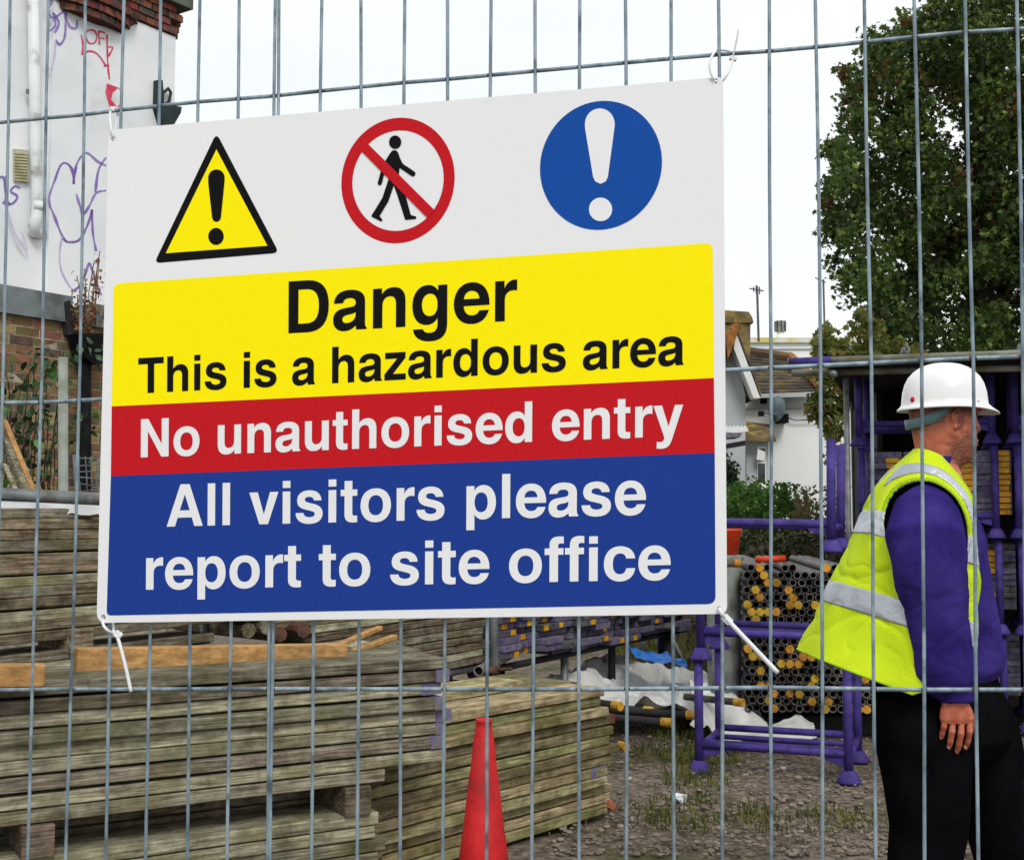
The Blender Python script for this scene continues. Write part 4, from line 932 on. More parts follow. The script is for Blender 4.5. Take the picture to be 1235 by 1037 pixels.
ribbon("red_outline", [[(143, 106), (148, 113), (146, 124), (142, 130)]], 1.8, gred, .0535)

# brick garden wall in front
bw0 = P(40, 470, 10.05); BW = Plane((bw0.x - bd.x * 4, bw0.y - bd.y * 4), (bw0.x, bw0.y))
mort = mk("mortar", srgb(172, 164, 142), srgb(132, 124, 104), 14, rough=.95, bump=.4)
bwall = thing("brick_wall", "old brown brick wall with grey coping below the white building", "wall", (bw0.x, bw0.y, 0))
def bs(px): 
    q = BW.hit(px, 500); return (Vector((q.x, q.y, 0)) - BW.a).dot(BW.d)
sa, sb = bs(-70), bs(150)
topw = BW.hit(40, 384).z
def wbox(name, u0, u1, z0, z1, y0, y1, m, parent=None):
    a, b = BW.at(u0, z0, y0), BW.at(u1, z0, y0); c, d_ = BW.at(u1, z0, y1), BW.at(u0, z0, y1)
    return MB().prism(rel(bwall, [a, b, c, d_]), (0, 0, z1 - z0)).build(name, m, bwall)
wbox("mortar", sa - 3, sb + .5, 0, topw, -.22, -.004, mort)
bmeshs = []
for k, (c1, c2) in enumerate([(srgb(142, 106, 76), srgb(100, 80, 58)), (srgb(148, 130, 88), srgb(112, 100, 66)), (srgb(148, 98, 76), srgb(108, 74, 60)), (srgb(102, 84, 70), srgb(78, 64, 54))]):
    mm = mk(f"wall_brick_{k}", c1, c2, 12, rough=.95, bump=.5, rnd=.2, c3=srgb(108, 106, 62), s3=6, p3=.62); mm.name = "wall_brick"
    me = MB().box((0, 0, 0), (.1065, .05, .0325)).mesh("brick"); me.materials.append(mm); bmeshs.append(me)
br = random.Random(4); nb = 0; wa = math.atan2(BW.d.y, BW.d.x)
for r_ in range(34):
    z = topw - .04 - r_ * .0755
    if z < .05: break
    u = sa + (.056 if r_ % 2 else 0)
    while u < sb:
        if nb < 298:
            yel_ = z < 2.35
            w_ = [1, 5, .6, 2] if yel_ else [5, 1.2, 4, 2]
            p = BW.at(u, z, -.05 + br.uniform(-.004, .005)) - bwall.location
            inst("brick", br.choices(bmeshs, w_)[0], tuple(p), (br.uniform(-.01, .01), 0, wa + br.uniform(-.006, .006)), bwall); nb += 1
        u += .2235
conc = mk("grey_coping", srgb(128, 136, 138), srgb(92, 98, 98), 3, rough=.9, bump=.3, c3=srgb(84, 86, 78), s3=3, p3=.6)
s1 = bs(80); s2 = bs(107)
zc = BW.hit(10, 381).z
o = wbox("coping", sa - 3, s1, topw + .003, topw + .225, -.26, .05, conc)
o = wbox("coping", s2, sb + .5, topw + .003, topw + .2, -.26, .04, conc)
# broken felt between coping and hopper
felt = mk("dark_felt", srgb(58, 58, 60), srgb(34, 34, 36), 8, rough=.9, bump=.5)
g = MB().prism([q for q in rel(bwall, [BW.hit(x, y, .06) for x, y in [(78, 364), (84, 362), (90, 374), (96, 402), (82, 404), (80, 386)]])], -BW.n * .14); g.build("broken_edge", felt, bwall)
blkm = mk("black_pipe", (.004, .004, .005), (.009, .009, .01), 9, rough=.8, spec=.1)
hp = BW.hit(101, 410, .1)
hop = thing("hopper_and_downpipe", "black hopper head with its downpipe on the brick wall", "downpipe", tuple(hp))
MB().prism(rel(hop, [BW.hit(x, y, .04) for x, y in [(81, 404), (125, 404), (118, 432), (113, 440), (97, 440), (88, 432)]]), BW.n * .16).build("hopper", blkm, hop)
MB().tube(rel(hop, [BW.hit(102, 438, .10), BW.hit(102, 640, .10), BW.hit(101, 800, .10)]), .055, 12).build("pipe", blkm, hop, True)
# brown dry plant growing from the hopper
dr = random.Random(9)
dryp = thing("dry_plant", "dry orange brown weed growing up out of the black hopper", "plant", tuple(BW.hit(105, 404, .12)))
g = MB(); cs = []
for k in range(16):
    x0 = 100 + dr.uniform(-6, 18); x1 = x0 + dr.uniform(-8, 9); y1 = dr.uniform(322, 372) if k > 3 else dr.uniform(300, 320)
    if k <= 3: x1 = 114 + dr.uniform(-2, 8)
    a = BW.hit(x0, 408, .12); b = BW.hit(x1, y1, .12 + dr.uniform(-.1, .15)); mdl = (a + b) / 2 + Vector((dr.uniform(-.05, .05), 0, .05))
    g.tube(rel(dryp, [a, mdl, b]), .004, 4)
    for s in range(9):
        t = .25 + .75 * s / 8; cs.append((a.lerp(b, t) - dryp.location, .06, 4 if t < .4 else (2 if t < .7 else 1)))
g.build("stem", mk("dry_stem", srgb(110, 72, 48), srgb(80, 56, 40), 9, rough=.9), dryp)
leaves("leaf_clump", cs, mk("dry_leaf", srgb(150, 104, 70), srgb(108, 84, 58), 9, rough=.9, c3=srgb(104, 100, 58), s3=11, p3=.55), dryp, .04, 4, shape='oval', kind='stuff')
# grey post, second thin post
pq = P(78, 520, 6.6)
o = pole("grey_post", "pale grey concrete post standing in front of the brick wall", "post", (pq.x + .04, 6.6, 0), (P(76, 431, 6.6).x, 6.6, P(76, 431, 6.6).z), .026 * 1.0, mk("pale_post", srgb(152, 158, 150), srgb(118, 122, 112), 6, rough=.85, bump=.2, c3=srgb(96, 98, 82), s3=4, p3=.62))
pole("scaffold_tube", "short grey blue tube leaning beside the pale post", "scaffold tube", P(95, 620, 5.6), P(90, 549, 5.7), .010, galv2)
# leaning planks at left
timber("pale plank leaning against the wall, leftmost", P(3, 640, 6.3), P(4, 492, 6.4), .05, .04, oldwood, "planks leaning at the left")
timber("ochre plank leaning steeply to the left, upper of the leaning pair", P(50, 610, 6.2), P(8, 508, 6.5), .028, .03, newwood, "planks leaning at the left")
timber("grey plank leaning steeply to the left, lower of the leaning pair", P(42, 612, 6.15), P(4, 520, 6.45), .05, .03, oldwood, "planks leaning at the left")
timber("thin grey lath leaning among the brambles", P(30, 612, 6.1), P(8, 560, 6.3), .018, .02, oldwood, "planks leaning at the left")
# wire cage bit near the sign edge
wc = thing("wire_cage", "tangled old wire mesh at the left edge of the sign", "wire mesh", tuple(P(112, 580, 6.0)))
for k in range(7):
    yy = 552 + k * 8; MB().tube(rel(wc, [P(92, yy + dr.uniform(-2, 2), 6.0), P(110, yy + 1 + dr.uniform(-2, 2), 6.0), P(140, yy + dr.uniform(-2, 2), 6.0)]), .0028, 5).build("wire", galv2, wc)
for k in range(7):
    xx = 96 + k * 7; MB().tube(rel(wc, [P(xx, 550, 6.0), P(xx + dr.uniform(-2, 3), 575, 6.0), P(xx + 2, 602, 6.0)]), .0028, 5).build("wire", galv2, wc)
# brambles
bram = thing("bramble", "dark green bramble climbing over the foot of the brick wall", "plant", tuple(P(30, 600, 7.6)))
g = MB(); cs = []
for k in range(20):
    pts = []; x, y = dr.uniform(-10, 70), 615; tx, ty = x + dr.uniform(-25, 50), dr.choice([430, 445, 470, 500, 520, 540]) + dr.uniform(-8, 10)
    for s in range(7):
        t = s / 6; pts.append(P(x + (tx - x) * t + dr.uniform(-3, 3), y + (ty - y) * (1 - (1 - t) ** 1.6) + dr.uniform(-2, 2), 8.4 + dr.uniform(-.3, .3)))
    g.tube(rel(bram, pts), .004, 4)
    for q in pts[2:]: cs.append((q - bram.location, .09, 2))
for (x, y, n_) in [(15, 470, 10), (5, 500, 14), (25, 480, 10), (55, 440, 10), (45, 430, 10), (65, 450, 9), (20, 520, 18), (30, 540, 20), (35, 560, 18), (35, 510, 14), (55, 585, 12), (112, 420, 10), (120, 430, 8), (90, 425, 8), (100, 510, 9), (108, 520, 7), (120, 560, 10), (122, 470, 8), (60, 530, 7), (70, 590, 9)]:
    cs.append((P(x, y, 8.6 + dr.uniform(-.2, .5)) - bram.location, .13, max(4, n_ // 2 + 1)))
g.build("stem", mk("bramble_stem", srgb(70, 60, 42), srgb(48, 44, 30), 9, rough=.9), bram)
leaves("leaf_clump", cs, mk("bramble_leaf", srgb(44, 74, 36), srgb(24, 42, 24), 2.5, rough=.5, c3=srgb(92, 140, 62), s3=3.4, p3=.6), bram, .07, 6, shape='oval', kind='stuff')

# ------------------------------------------------------------------ house on the right, far
hw = mk("house_render", srgb(234, 236, 234), srgb(218, 220, 218), .8, rough=.85, bump=.1, bscale=20, c3=srgb(188, 188, 182), s3=.8, p3=.68)
hgrey = mk("house_grey_render", srgb(186, 192, 192), srgb(164, 170, 170), .9, rough=.85)
slate = mk("roof_tile", srgb(88, 80, 72), srgb(56, 50, 46), 5, rough=.95, bump=.3, rnd=.3, spec=.1, c3=srgb(112, 96, 62), s3=2.2, p3=.6)
ridge = mk("ridge_tile", srgb(170, 112, 52), srgb(104, 78, 48), 6, rough=.9)
lich = mk("lichen_brick", srgb(128, 112, 72), srgb(84, 70, 52), 5.2, rough=.95, bump=.4, c3=srgb(170, 146, 60), s3=3, p3=.6)
glass = mk("window_glass", (.02, .025, .03), (.04, .045, .05), 2, rough=.08, spec=.6)
house = thing("house", "white rendered house with slate roofs, a mossy chimney and a small window", "house", tuple(P(900, 620, 25.0)) )
house.location.z = 0
def hp_(pts, Y): return rel(house, [P(x, y, Y) for x, y in pts])
def poly(name, pts, Y, d, m, parent=house): return MB().prism(hp_(pts, Y), (0, d, 0)).build(name, m, parent)
# gabled wing facing the camera
poly("wall", [(812, 640), (899, 640), (899, 478), (886, 410), (860, 470), (812, 560)], 24.0, 5.0, hgrey)
# bargeboard pieces and roof planes of the wing
a0, a1, a2_ = P(888, 399, 23.6), P(918, 478, 23.6), P(840, 478, 23.6)
bk_ = Vector((0, 5.5, 0))
for nm, q in (("roof", a1), ("roof", a2_)):
    MB().prism(rel(house, [a0, q, q + bk_, a0 + bk_]), (0, 0, .09)).build(nm, slate, house)
MB().prism(rel(house, [P(888, 402, 23.58), P(917, 480, 23.58), P(909, 480, 23.58), P(885, 420, 23.58)]), (0, .35, 0)).build("bargeboard", hw, house)
MB().prism(rel(house, [P(889, 402, 23.9), P(915, 478, 23.9), P(899, 478, 24.3), P(884, 415, 24.3)]), (0, .02, 0)).build("soffit", hgrey, house)
MB().tube(rel(house, [a0 + Vector((0, -.02, .06)), a0 + bk_ + Vector((0, 0, .06))]), .10, 8).build("ridge_tile", ridge, house)
poly("orange_hip", [(876, 398), (891, 398), (884, 418), (878, 432)], 23.5, .12, ridge)
# chimney
poly("chimney", [(872, 450), (905, 450), (905, 388), (872, 388)], 27.0, .9, lich)
poly("chimney_cap", [(870, 389), (909, 389), (907, 382), (903, 376), (872, 374), (870, 380)], 26.94, 1.05, lich)
# long slate roof with courses
r00, r10, r11, r01 = P(896, 428, 29), P(953, 436, 29), P(992, 475, 25.6), P(908, 478, 25.6)
for k in range(12):
    t0, t1 = k / 12, (k + 1.25) / 12
    q = [r01.lerp(r00, t0), r11.lerp(r10, t0), r11.lerp(r10, min(t1, 1)), r01.lerp(r00, min(t1, 1))]
    q[0] = q[0] + Vector((0, 0, .05)); q[1] = q[1] + Vector((0, 0, .05))
    MB().prism(rel(house, q), (0, 0, .035)).build("tile_course", slate, house)
MB().tube(rel(house, [r10 + Vector((0, 0, .12)), r11 + Vector((0, 0, .12))]), .11, 8).build("hip_tile", ridge, house)
MB().tube(rel(house, [r00 + Vector((0, 0, .1)), r10 + Vector((0, 0, .1))]), .11, 8).build("ridge_tile", mk("old_ridge", srgb(112, 92, 66), srgb(84, 70, 56), 3, rough=.9), house)
poly("eaves", [(906, 474), (992, 472), (992, 478), (906, 480)], 25.6, .12, hgrey)
# main wall with ledge
poly("wall", [(897, 640), (1100, 640), (1100, 492), (897, 492)], 26.0, 3.5, hw)
poly("upper_wall", [(899, 492), (1090, 490), (1090, 477), (899, 479)], 26.15, 3.0, hw)
poly("ledge", [(897, 493), (1100, 491), (1100, 488), (897, 490)], 25.92, .2, hgrey)
# lean-to with mossy roof and window
poly("lean_to_wall", [(900, 640), (927, 640), (927, 527), (900, 527)], 25.0, 1.1, hgrey)
MB().prism(rel(house, [P(898, 531, 24.7), P(936, 533, 24.7), P(930, 516, 25.9), P(900, 512, 25.9)]), (0, 0, .07)).build("lean_to_roof", lich, house)
wf = poly("window", [(913, 586), (924, 586), (924, 538), (913, 538)], 24.97, .1, hw)
poly("pane", [(914.2, 556), (922.8, 556), (922.8, 541), (914.2, 541)], 24.96, .05, glass, wf)
poly("pane", [(914.2, 582), (922.8, 582), (922.8, 559), (914.2, 559)], 24.96, .05, glass, wf)
MB().prism(hp_([(912.5, 554), (922, 556), (923, 545), (914, 541)], 24.8), (0, .04, 0)).build("open_casement", hw, wf)
poly("sill", [(911, 589), (925, 589), (925, 586), (911, 586)], 24.9, .15, hw, wf)
poly("wall_light", [(919, 486), (925, 486), (925, 480), (919, 480)], 25.8, .2, blkm)
# far white building with lichen parapet
far = thing("flat_roofed_building", "far white flat-roofed building with yellow lichen along its parapet", "building", tuple(P(940, 620, 33))); far.location.z = 0
def fp(pts, Y): return rel(far, [P(x, y, Y) for x, y in pts])
MB().prism(fp([(904, 640), (1075, 640), (1075, 412), (904, 412)], 33), (0, 6, 0)).build("wall", hw, far)
MB().prism(fp([(902, 413), (1077, 413), (1077, 407), (902, 407)], 32.9), (0, 6.2, 0)).build("parapet", mk("lichen_edge", srgb(206, 196, 140), srgb(196, 180, 84), 2.5, rough=.9, c3=srgb(210, 212, 200), s3=2, p3=.55), far)
MB().prism(fp([(904, 421), (1075, 421), (1075, 420), (904, 420)], 32.95), (0, .1, 0)).build("band", hgrey, far)
c_ = P(941, 397, 34) - far.location
MB().tube([c_ + Vector((0, 0, -.5)), c_ + Vector((0, 0, -.05))], .10, 12).build("flue", hw, far, True)
MB().tube([c_ + Vector((0, 0, -.07)), c_ + Vector((0, 0, .22))], .15, 12).build("flue_cowl", greyp, far)
for k in range(8):
    q = 6.28 * k / 8; MB().box((c_.x + .15 * math.cos(q), c_.y + .15 * math.sin(q), c_.z + .08), (.012, .012, .14)).build("cowl_fin", darkrec, far)
dm = mk("aerial", srgb(96, 100, 104), srgb(70, 74, 78), 9, rough=.6)
def aerial(label, x, y0, y1, Y, arms):
    o = thing("aerial", label, "aerial", tuple(P(x, y1, Y)), group="aerials above the roofs")
    MB().tube(rel(o, [P(x + 1, y1, Y), P(x - 1, y0, Y)]), .028, 6).build("mast", dm, o)
    for (xa, ya, xb, yb) in arms: MB().tube(rel(o, [P(xa, ya, Y), P(xb, yb, Y)]), .016, 5).build("arm", dm, o)
aerial("thin television aerial on a mast above the mossy chimney", 914, 345, 412, 28.5, [(904, 348, 921, 351), (909, 346, 909, 352), (912, 344, 912, 354), (916, 346, 916, 355)])
aerial("tall thin aerial mast right of the flue, beside the tree", 994, 337, 420, 33.5, [(983, 335, 996, 341)])
dish = thing("satellite_dish", "grey satellite dish on the white house wall", "satellite dish", tuple(P(937, 493, 25.5)))
Mx = Matrix.Rotation(R(-70), 4, 'Z') @ Matrix.Rotation(R(80), 4, 'X')
rings = [(Mx @ Vector((0, 0, .10 * (r / .3) ** 2)), Mx.to_3x3() @ Vector((r, 0, 0)), Mx.to_3x3() @ Vector((0, r * 1.0, 0))) for r in (.02, .1, .18, .25, .29, .30)]
dsh = MB().loft(rings, 24).build("dish", greyp, dish, True)
MB().ball((0, 0, 0), (.17, .10, .27), 10, Matrix.Rotation(R(12), 3, 'Y')).build("reflector", mk("dish_grey", srgb(96, 112, 118), srgb(78, 92, 98), 3, rough=.5), dish, True)
bpy.data.objects.remove(dsh)
MB().tube(rel(dish, [P(937, 500, 25.4), P(925, 497, 25.1), P(920, 499, 25.0)]), .025, 6).build("arm", dm, dish)
MB().box(tuple(P(918, 499, 25.0) - dish.location), (.05, .05, .05)).build("receiver", blkm, dish)
MB().box(tuple(P(943, 505, 25.8) - dish.location), (.1, .2, .09)).build("bracket", blkm, dish)
MB().tube(rel(dish, [P(944, 502, 25.9), P(960, 507, 25.9), P(982, 506, 25.9), P(1010, 503, 25.9)]), .012, 5).build("cable", dm, dish)
# white cut-edged signboard and boards near sign's right edge
zz = MB(); pts = [(866, 520)] + [(866 + i * 2.2, 516 - (3 if i % 2 else 0)) for i in range(17)] + [(903, 520), (885, 522)]
mb = thing("roof_fragment", "white jagged edged panel with dark boards beneath, right of the sign's edge", "panel", tuple(P(880, 520, 12)))
MB().prism(rel(mb, [P(x, y, 12) for x, y in pts]), (0, .03, 0)).build("jagged_edge", hw, mb)
MB().prism(rel(mb, [P(x, y, 12) for x, y in [(860, 522), (895, 522), (893, 527), (862, 529)]]), (0, .3, 0)).build("board", endpurple, mb)
MB().prism(rel(mb, [P(x, y, 11.9) for x, y in [(860, 538), (899, 531), (899, 537), (860, 544)]]), (0, .06, 0)).build("dark_bracket", darkrec, mb)
pp = P(874, 530, 12.05); 
MB().tube(rel(mb, [Vector((P(862, 600, 12.1).x, 12.1, 0)), Vector((P(862, 600, 12.1).x, 12.1, 2.3))]), .03, 8).build("post", darkrec, mb)

# ------------------------------------------------------------------ vegetation
def clumps_in(poly_px, Y, dY, n, r, cnt, seed, edge=None):
    r_ = random.Random(seed); xs = [p[0] for p in poly_px]; ys = [p[1] for p in poly_px]; out_ = []
    def inside(x, y):
        c = False; j = len(poly_px) - 1
        for i in range(len(poly_px)):
            xi, yi = poly_px[i]; xj, yj = poly_px[j]
            if (yi > y) != (yj > y) and x < (xj - xi) * (y - yi) / (yj - yi) + xi: c = not c
            j = i
        return c
    tries = 0
    while len(out_) < n and tries < 60000:
        tries += 1; x, y = r_.uniform(min(xs), max(xs)), r_.uniform(min(ys), max(ys))
        if not inside(x, y): continue
        out_.append((P(x, y, Y + r_.uniform(-dY, dY)), r * r_.uniform(.6, 1.3), cnt))
    return out_
big = thing("maple_tree", "large dark green maple tree rising behind the shelter at the right", "tree", (P(1190, 620, 15.5).x, 15.5, 0))
bark = mk("bark", srgb(84, 74, 60), srgb(52, 46, 38), 5, (1, 1, .3), rough=.95, bump=.6)
tx = 0.0
base = Vector((0, 0, 0))
MB().tube([base, Vector((.05, .05, 1.5)), Vector((-.1, 0, 3.2)), Vector((.1, .1, 5.2)), Vector((0, 0, 8.2))], [.28, .23, .19, .13, .04], 12).build("trunk", bark, big, True)
lr = random.Random(3)
crown_poly = [(1132, -40), (1128, 12), (1112, 24), (1118, 36), (1100, 26), (1086, 34), (1102, 48), (1075, 50), (1068, 66), (1058, 54), (1050, 66), (1062, 82), (1040, 92), (1024, 92), (1040, 106), (1028, 120), (1035, 140), (1022, 150), (1030, 172), (1012, 178), (1001, 190), (1018, 200), (1026, 214), (1006, 222), (996, 232), (1004, 250), (998, 268), (1004, 288), (1020, 290), (1016, 312), (1024, 346), (1046, 350), (1056, 378), (1058, 416), (1100, 440), (1290, 440), (1420, 420), (1440, -40)]
cs = clumps_in(crown_poly, 15.5, 1.7, 1150, .25, 54, 5)
# twiggy edge clusters reaching past the crown
er_ = random.Random(17)
for (x, y) in crown_poly[:34]:
    for k in range(8): cs.append((P(x + er_.uniform(-13, 12), y + er_.uniform(-12, 12), 15.5 + er_.uniform(-.9, .9)), .10, 7))
for k in range(26):
    c = lr.choice(cs[:600])[0] - big.location; st_ = Vector((0, 0, lr.uniform(2.2, 6.5)))
    MB().tube([st_, st_.lerp(c, .5) + Vector((0, 0, .3)), c], [.07, .04, .012], 6).build("limb", bark, big, True)
mleaf = leafmat("maple_leaf", srgb(80, 102, 48), srgb(44, 60, 30), srgb(134, 150, 70), 1.1, .60)
mleaf2 = leafmat("maple_leaf_brown", srgb(112, 92, 50), srgb(84, 66, 38), srgb(120, 78, 50), 1.4, .6)
far_c = [c for i, c in enumerate(cs) if i % 15]; br_c = [(c[0], c[1], 22) for i, c in enumerate(cs) if i % 15 == 0]
leaves("crown", [(c[0] - big.location, c[1], c[2]) for c in far_c], mleaf, big, .08, 8, kind='stuff')
leaves("browning_leaves", [(c[0] - big.location, c[1], c[2]) for c in br_c], mleaf2, big, .082, 9, kind='stuff')
sm = thing("small_maple", "yellowing brown-leaved small tree hanging over the house roof beside the shelter", "tree", (P(1010, 620, 13.0).x + .6, 13.2, 0))
MB().tube([Vector((0, 0, 0)), Vector((.1, .1, 1.6)), Vector((0, 0, 2.6)), Vector((-.3, 0, 3.3))], [.09, .07, .05, .02], 8).build("trunk", bark, sm, True)
low1 = clumps_in([(985, 415), (990, 398), (1003, 405), (1030, 392), (1042, 380), (1065, 404), (1100, 420), (1100, 440), (990, 440)], 13.2, .5, 75, .12, 16, 6)
low2 = clumps_in([(984, 440), (1040, 445), (1030, 470), (1016, 500), (1014, 540), (1010, 552), (996, 548), (990, 530), (1000, 510), (984, 500), (960, 488), (984, 476), (996, 465)], 13.0, .35, 60, .11, 14, 8)
low2 += clumps_in([(994, 395), (1000, 398), (1008, 430), (985, 432)], 13.0, .3, 10, .08, 9, 12)
for k in range(9):
    c = lr.choice(low1 + low2)[0] - sm.location; MB().tube([Vector((0, 0, 2.4)), Vector((0, 0, 2.9)).lerp(c, .5) + Vector((0, 0, .1)), c], [.03, .018, .006], 5).build("limb", bark, sm, True)
ml3 = leafmat("yellow_green_leaf", srgb(118, 126, 58), srgb(80, 90, 42), srgb(146, 112, 54), 1.6, .6)
leaves("crown", [(c[0] - sm.location, c[1], c[2]) for c in low1 + low2], ml3, sm, .085, 10, kind='stuff')
bush = thing("shrub", "bright green rounded shrub behind the purple rail, right of the sign", "shrub", (P(925, 620, 15).x, 15, 0))
cs = clumps_in([(868, 592), (890, 590), (905, 588), (925, 590), (945, 590), (962, 600), (968, 615), (965, 640), (868, 645)], 15, .7, 130, .2, 26, 14)
leaves("crown", [(c[0] - bush.location, c[1], c[2]) for c in cs], leafmat("shrub_leaf", srgb(78, 116, 50), srgb(44, 72, 34), srgb(112, 150, 66), 2, .58), bush, .075, 12, shape='oval', kind='stuff')
MB().tube([Vector((0, 0, 0)), Vector((0, 0, .7)), Vector((.1, 0, 1.3))], [.05, .04, .02], 7).build("stem", bark, bush)
cf = thing("conifer", "narrow dark green conifer beside the house wing, at the sign's right edge", "shrub", (P(876, 620, 18).x, 18, 0))
cs = clumps_in([(868, 610), (868, 540), (877, 548), (884, 570), (888, 600)], 18, .3, 60, .14, 24, 15)
leaves("crown", [(c[0] - cf.location, c[1], c[2]) for c in cs], leafmat("conifer_leaf", srgb(44, 68, 44), srgb(28, 44, 30), srgb(60, 84, 50), 2, .6), cf, .06, 13, shape='oval', kind='stuff')
MB().tube([Vector((0, 0, 0)), Vector((0, 0, 2.0))], [.05, .02], 7).build("stem", bark, cf)
dry = thing("dry_shrub", "brown dry shrub between the green shrub and the shelter post", "shrub", (P(985, 620, 14).x, 14, 0))
cs = clumps_in([(955, 640), (960, 600), (972, 588), (990, 596), (1012, 590), (1016, 640)], 14, .4, 50, .14, 12, 16)
leaves("crown", [(c[0] - dry.location, c[1], c[2]) for c in cs], leafmat("dry_shrub_leaf", srgb(124, 104, 82), srgb(88, 84, 56), srgb(104, 110, 60), 2, .55), dry, .06, 14, shape='oval', kind='stuff')
MB().tube([Vector((0, 0, 0)), Vector((0, 0, 1.5))], [.03, .01], 7).build("stem", bark, dry)
# dark hedge behind bundle
hd = clumps_in([(850, 640), (1016, 636), (1020, 790), (840, 790)], 12.2, .6, 260, .22, 22, 18)
ho = leaves("hedge", hd, leafmat("hedge_leaf", srgb(58, 70, 36), srgb(36, 46, 26), srgb(92, 92, 52), 2, .62), None, .06, 15, kind='stuff', shape='oval')
tag(ho, "dark overgrown hedge behind the tube bundle", "hedge")
mb2 = MB()
for i in range(14):
    p_ = P(880 + i * 10, 640, 12.6); mb2.tube([Vector((p_.x, p_.y, 0)), Vector((p_.x + .03, p_.y, 1.25))], .03, 6)
fl = thing("timber_fence", "low dark timber fence in the hedge behind the tube bundle", "fence", (2.2, 12.7, 0))
for i in range(9):
    MB().box((-.9 + i * .42, 0, .62), (.205, .012, .60 + .01 * (i % 3))).build("fence_board", backwood, fl)
# distant hedge line closing the yard behind the sign
hd = []; hr = random.Random(6)
for i in range(900): hd.append((Vector((hr.uniform(-12, 5.2), 27 + hr.uniform(-.8, .8), hr.uniform(.2, 2.4))), .5, 26))
for i in range(200): hd.append((Vector((hr.uniform(11, 22), 24 + hr.uniform(-.8, .8), hr.uniform(.2, 2.4))), .5, 24))
tag(leaves("far_hedge", hd, MATS["hedge_leaf"], None, .16, 16, kind='stuff', shape='oval'), "distant hedge line closing the far side of the yard", "hedge")

# ------------------------------------------------------------------ the man
YM = 3.9
man = thing("person", "man in white hard hat and yellow hi-vis vest walking right behind the fence", "person", (P(1140, 620, YM).x, YM, 0))
def Q(px, py, dy=0.0): return P(px, py, YM + dy) - man.location
PX = F / YM
# head and neck
hx = 1143
def hloc(px, py, y=0): return Vector(((px - hx) / PX, y, CAMH + (HZ - py) / PX))
hs = [(440, 1132, 1152, .03), (446, 1118, 1166, .055), (456, 1109, 1176, .068), (470, 1103, 1181, .075), (484, 1100, 1184, .078), (493, 1099, 1184.5, .078), (499, 1099, 1183, .077), (505, 1100, 1180, .076), (512, 1101, 1180, .075), (520, 1102, 1180.5, .073), (527, 1103, 1180, .071), (533, 1104, 1181, .069), (539, 1105, 1179.5, .067), (546, 1106, 1178.5, .064), (553, 1106, 1175, .061), (559, 1106, 1167, .060), (565, 1105, 1156, .060), (575, 1102, 1151, .061), (590, 1097, 1150, .068), (608, 1092, 1152, .085)]
g = MB(); rings = []
for py, b, f_, hw_ in hs[::-1]:
    c = hloc((b + f_) / 2, py); rings.append((c, Vector(((f_ - b) / 2 / PX, 0, 0)), Vector((0, hw_, 0))))
g.loft(rings, 40, True, 2.15)
g.ball(hloc(1183, 519), (.011, .014, .010), 8)                       # nose tip
g.tube([hloc(1179, 502), hloc(1182, 511), hloc(1184, 518)], [.008, .010, .012], 10)
g.ball(hloc(1179, 495), (.012, .055, .007), 8)                        # brow
g.ball(hloc(1180, 531.5), (.009, .024, .0045), 8); g.ball(hloc(1179.5, 536.5), (.009, .022, .005), 8)   # lips
g.ball(hloc(1174, 549), (.016, .03, .013), 8)                         # chin
for s_ in (-1, 1):
    g.ball(hloc(1150, 545, s_ * .048), (.02, .016, .016), 8)
    g.ball(hloc(1168, 514, s_ * .052), (.018, .014, .013), 8)          # cheekbone
    # ear: rim and lobe
    ex_ = 1141
    rim = [hloc(ex_ + 7 * math.cos(t) , 506 + 11 * math.sin(t), s_ * (.082 + .006 * math.cos(t + 2.6))) for t in [R(-200 + 27 * k) for k in range(11)]]
    g.tube(rim, .0042, 8); g.ball(hloc(ex_ - 1, 517, s_ * .079), (.008, .005, .009), 6)
    g.ball(hloc(ex_, 507, s_ * .076), (.013, .006, .022), 8)
head = remesh(g.mesh("head"), .0026, 3)
yaw = Matrix.Rotation(R(9), 4, 'Z'); head.transform(yaw)
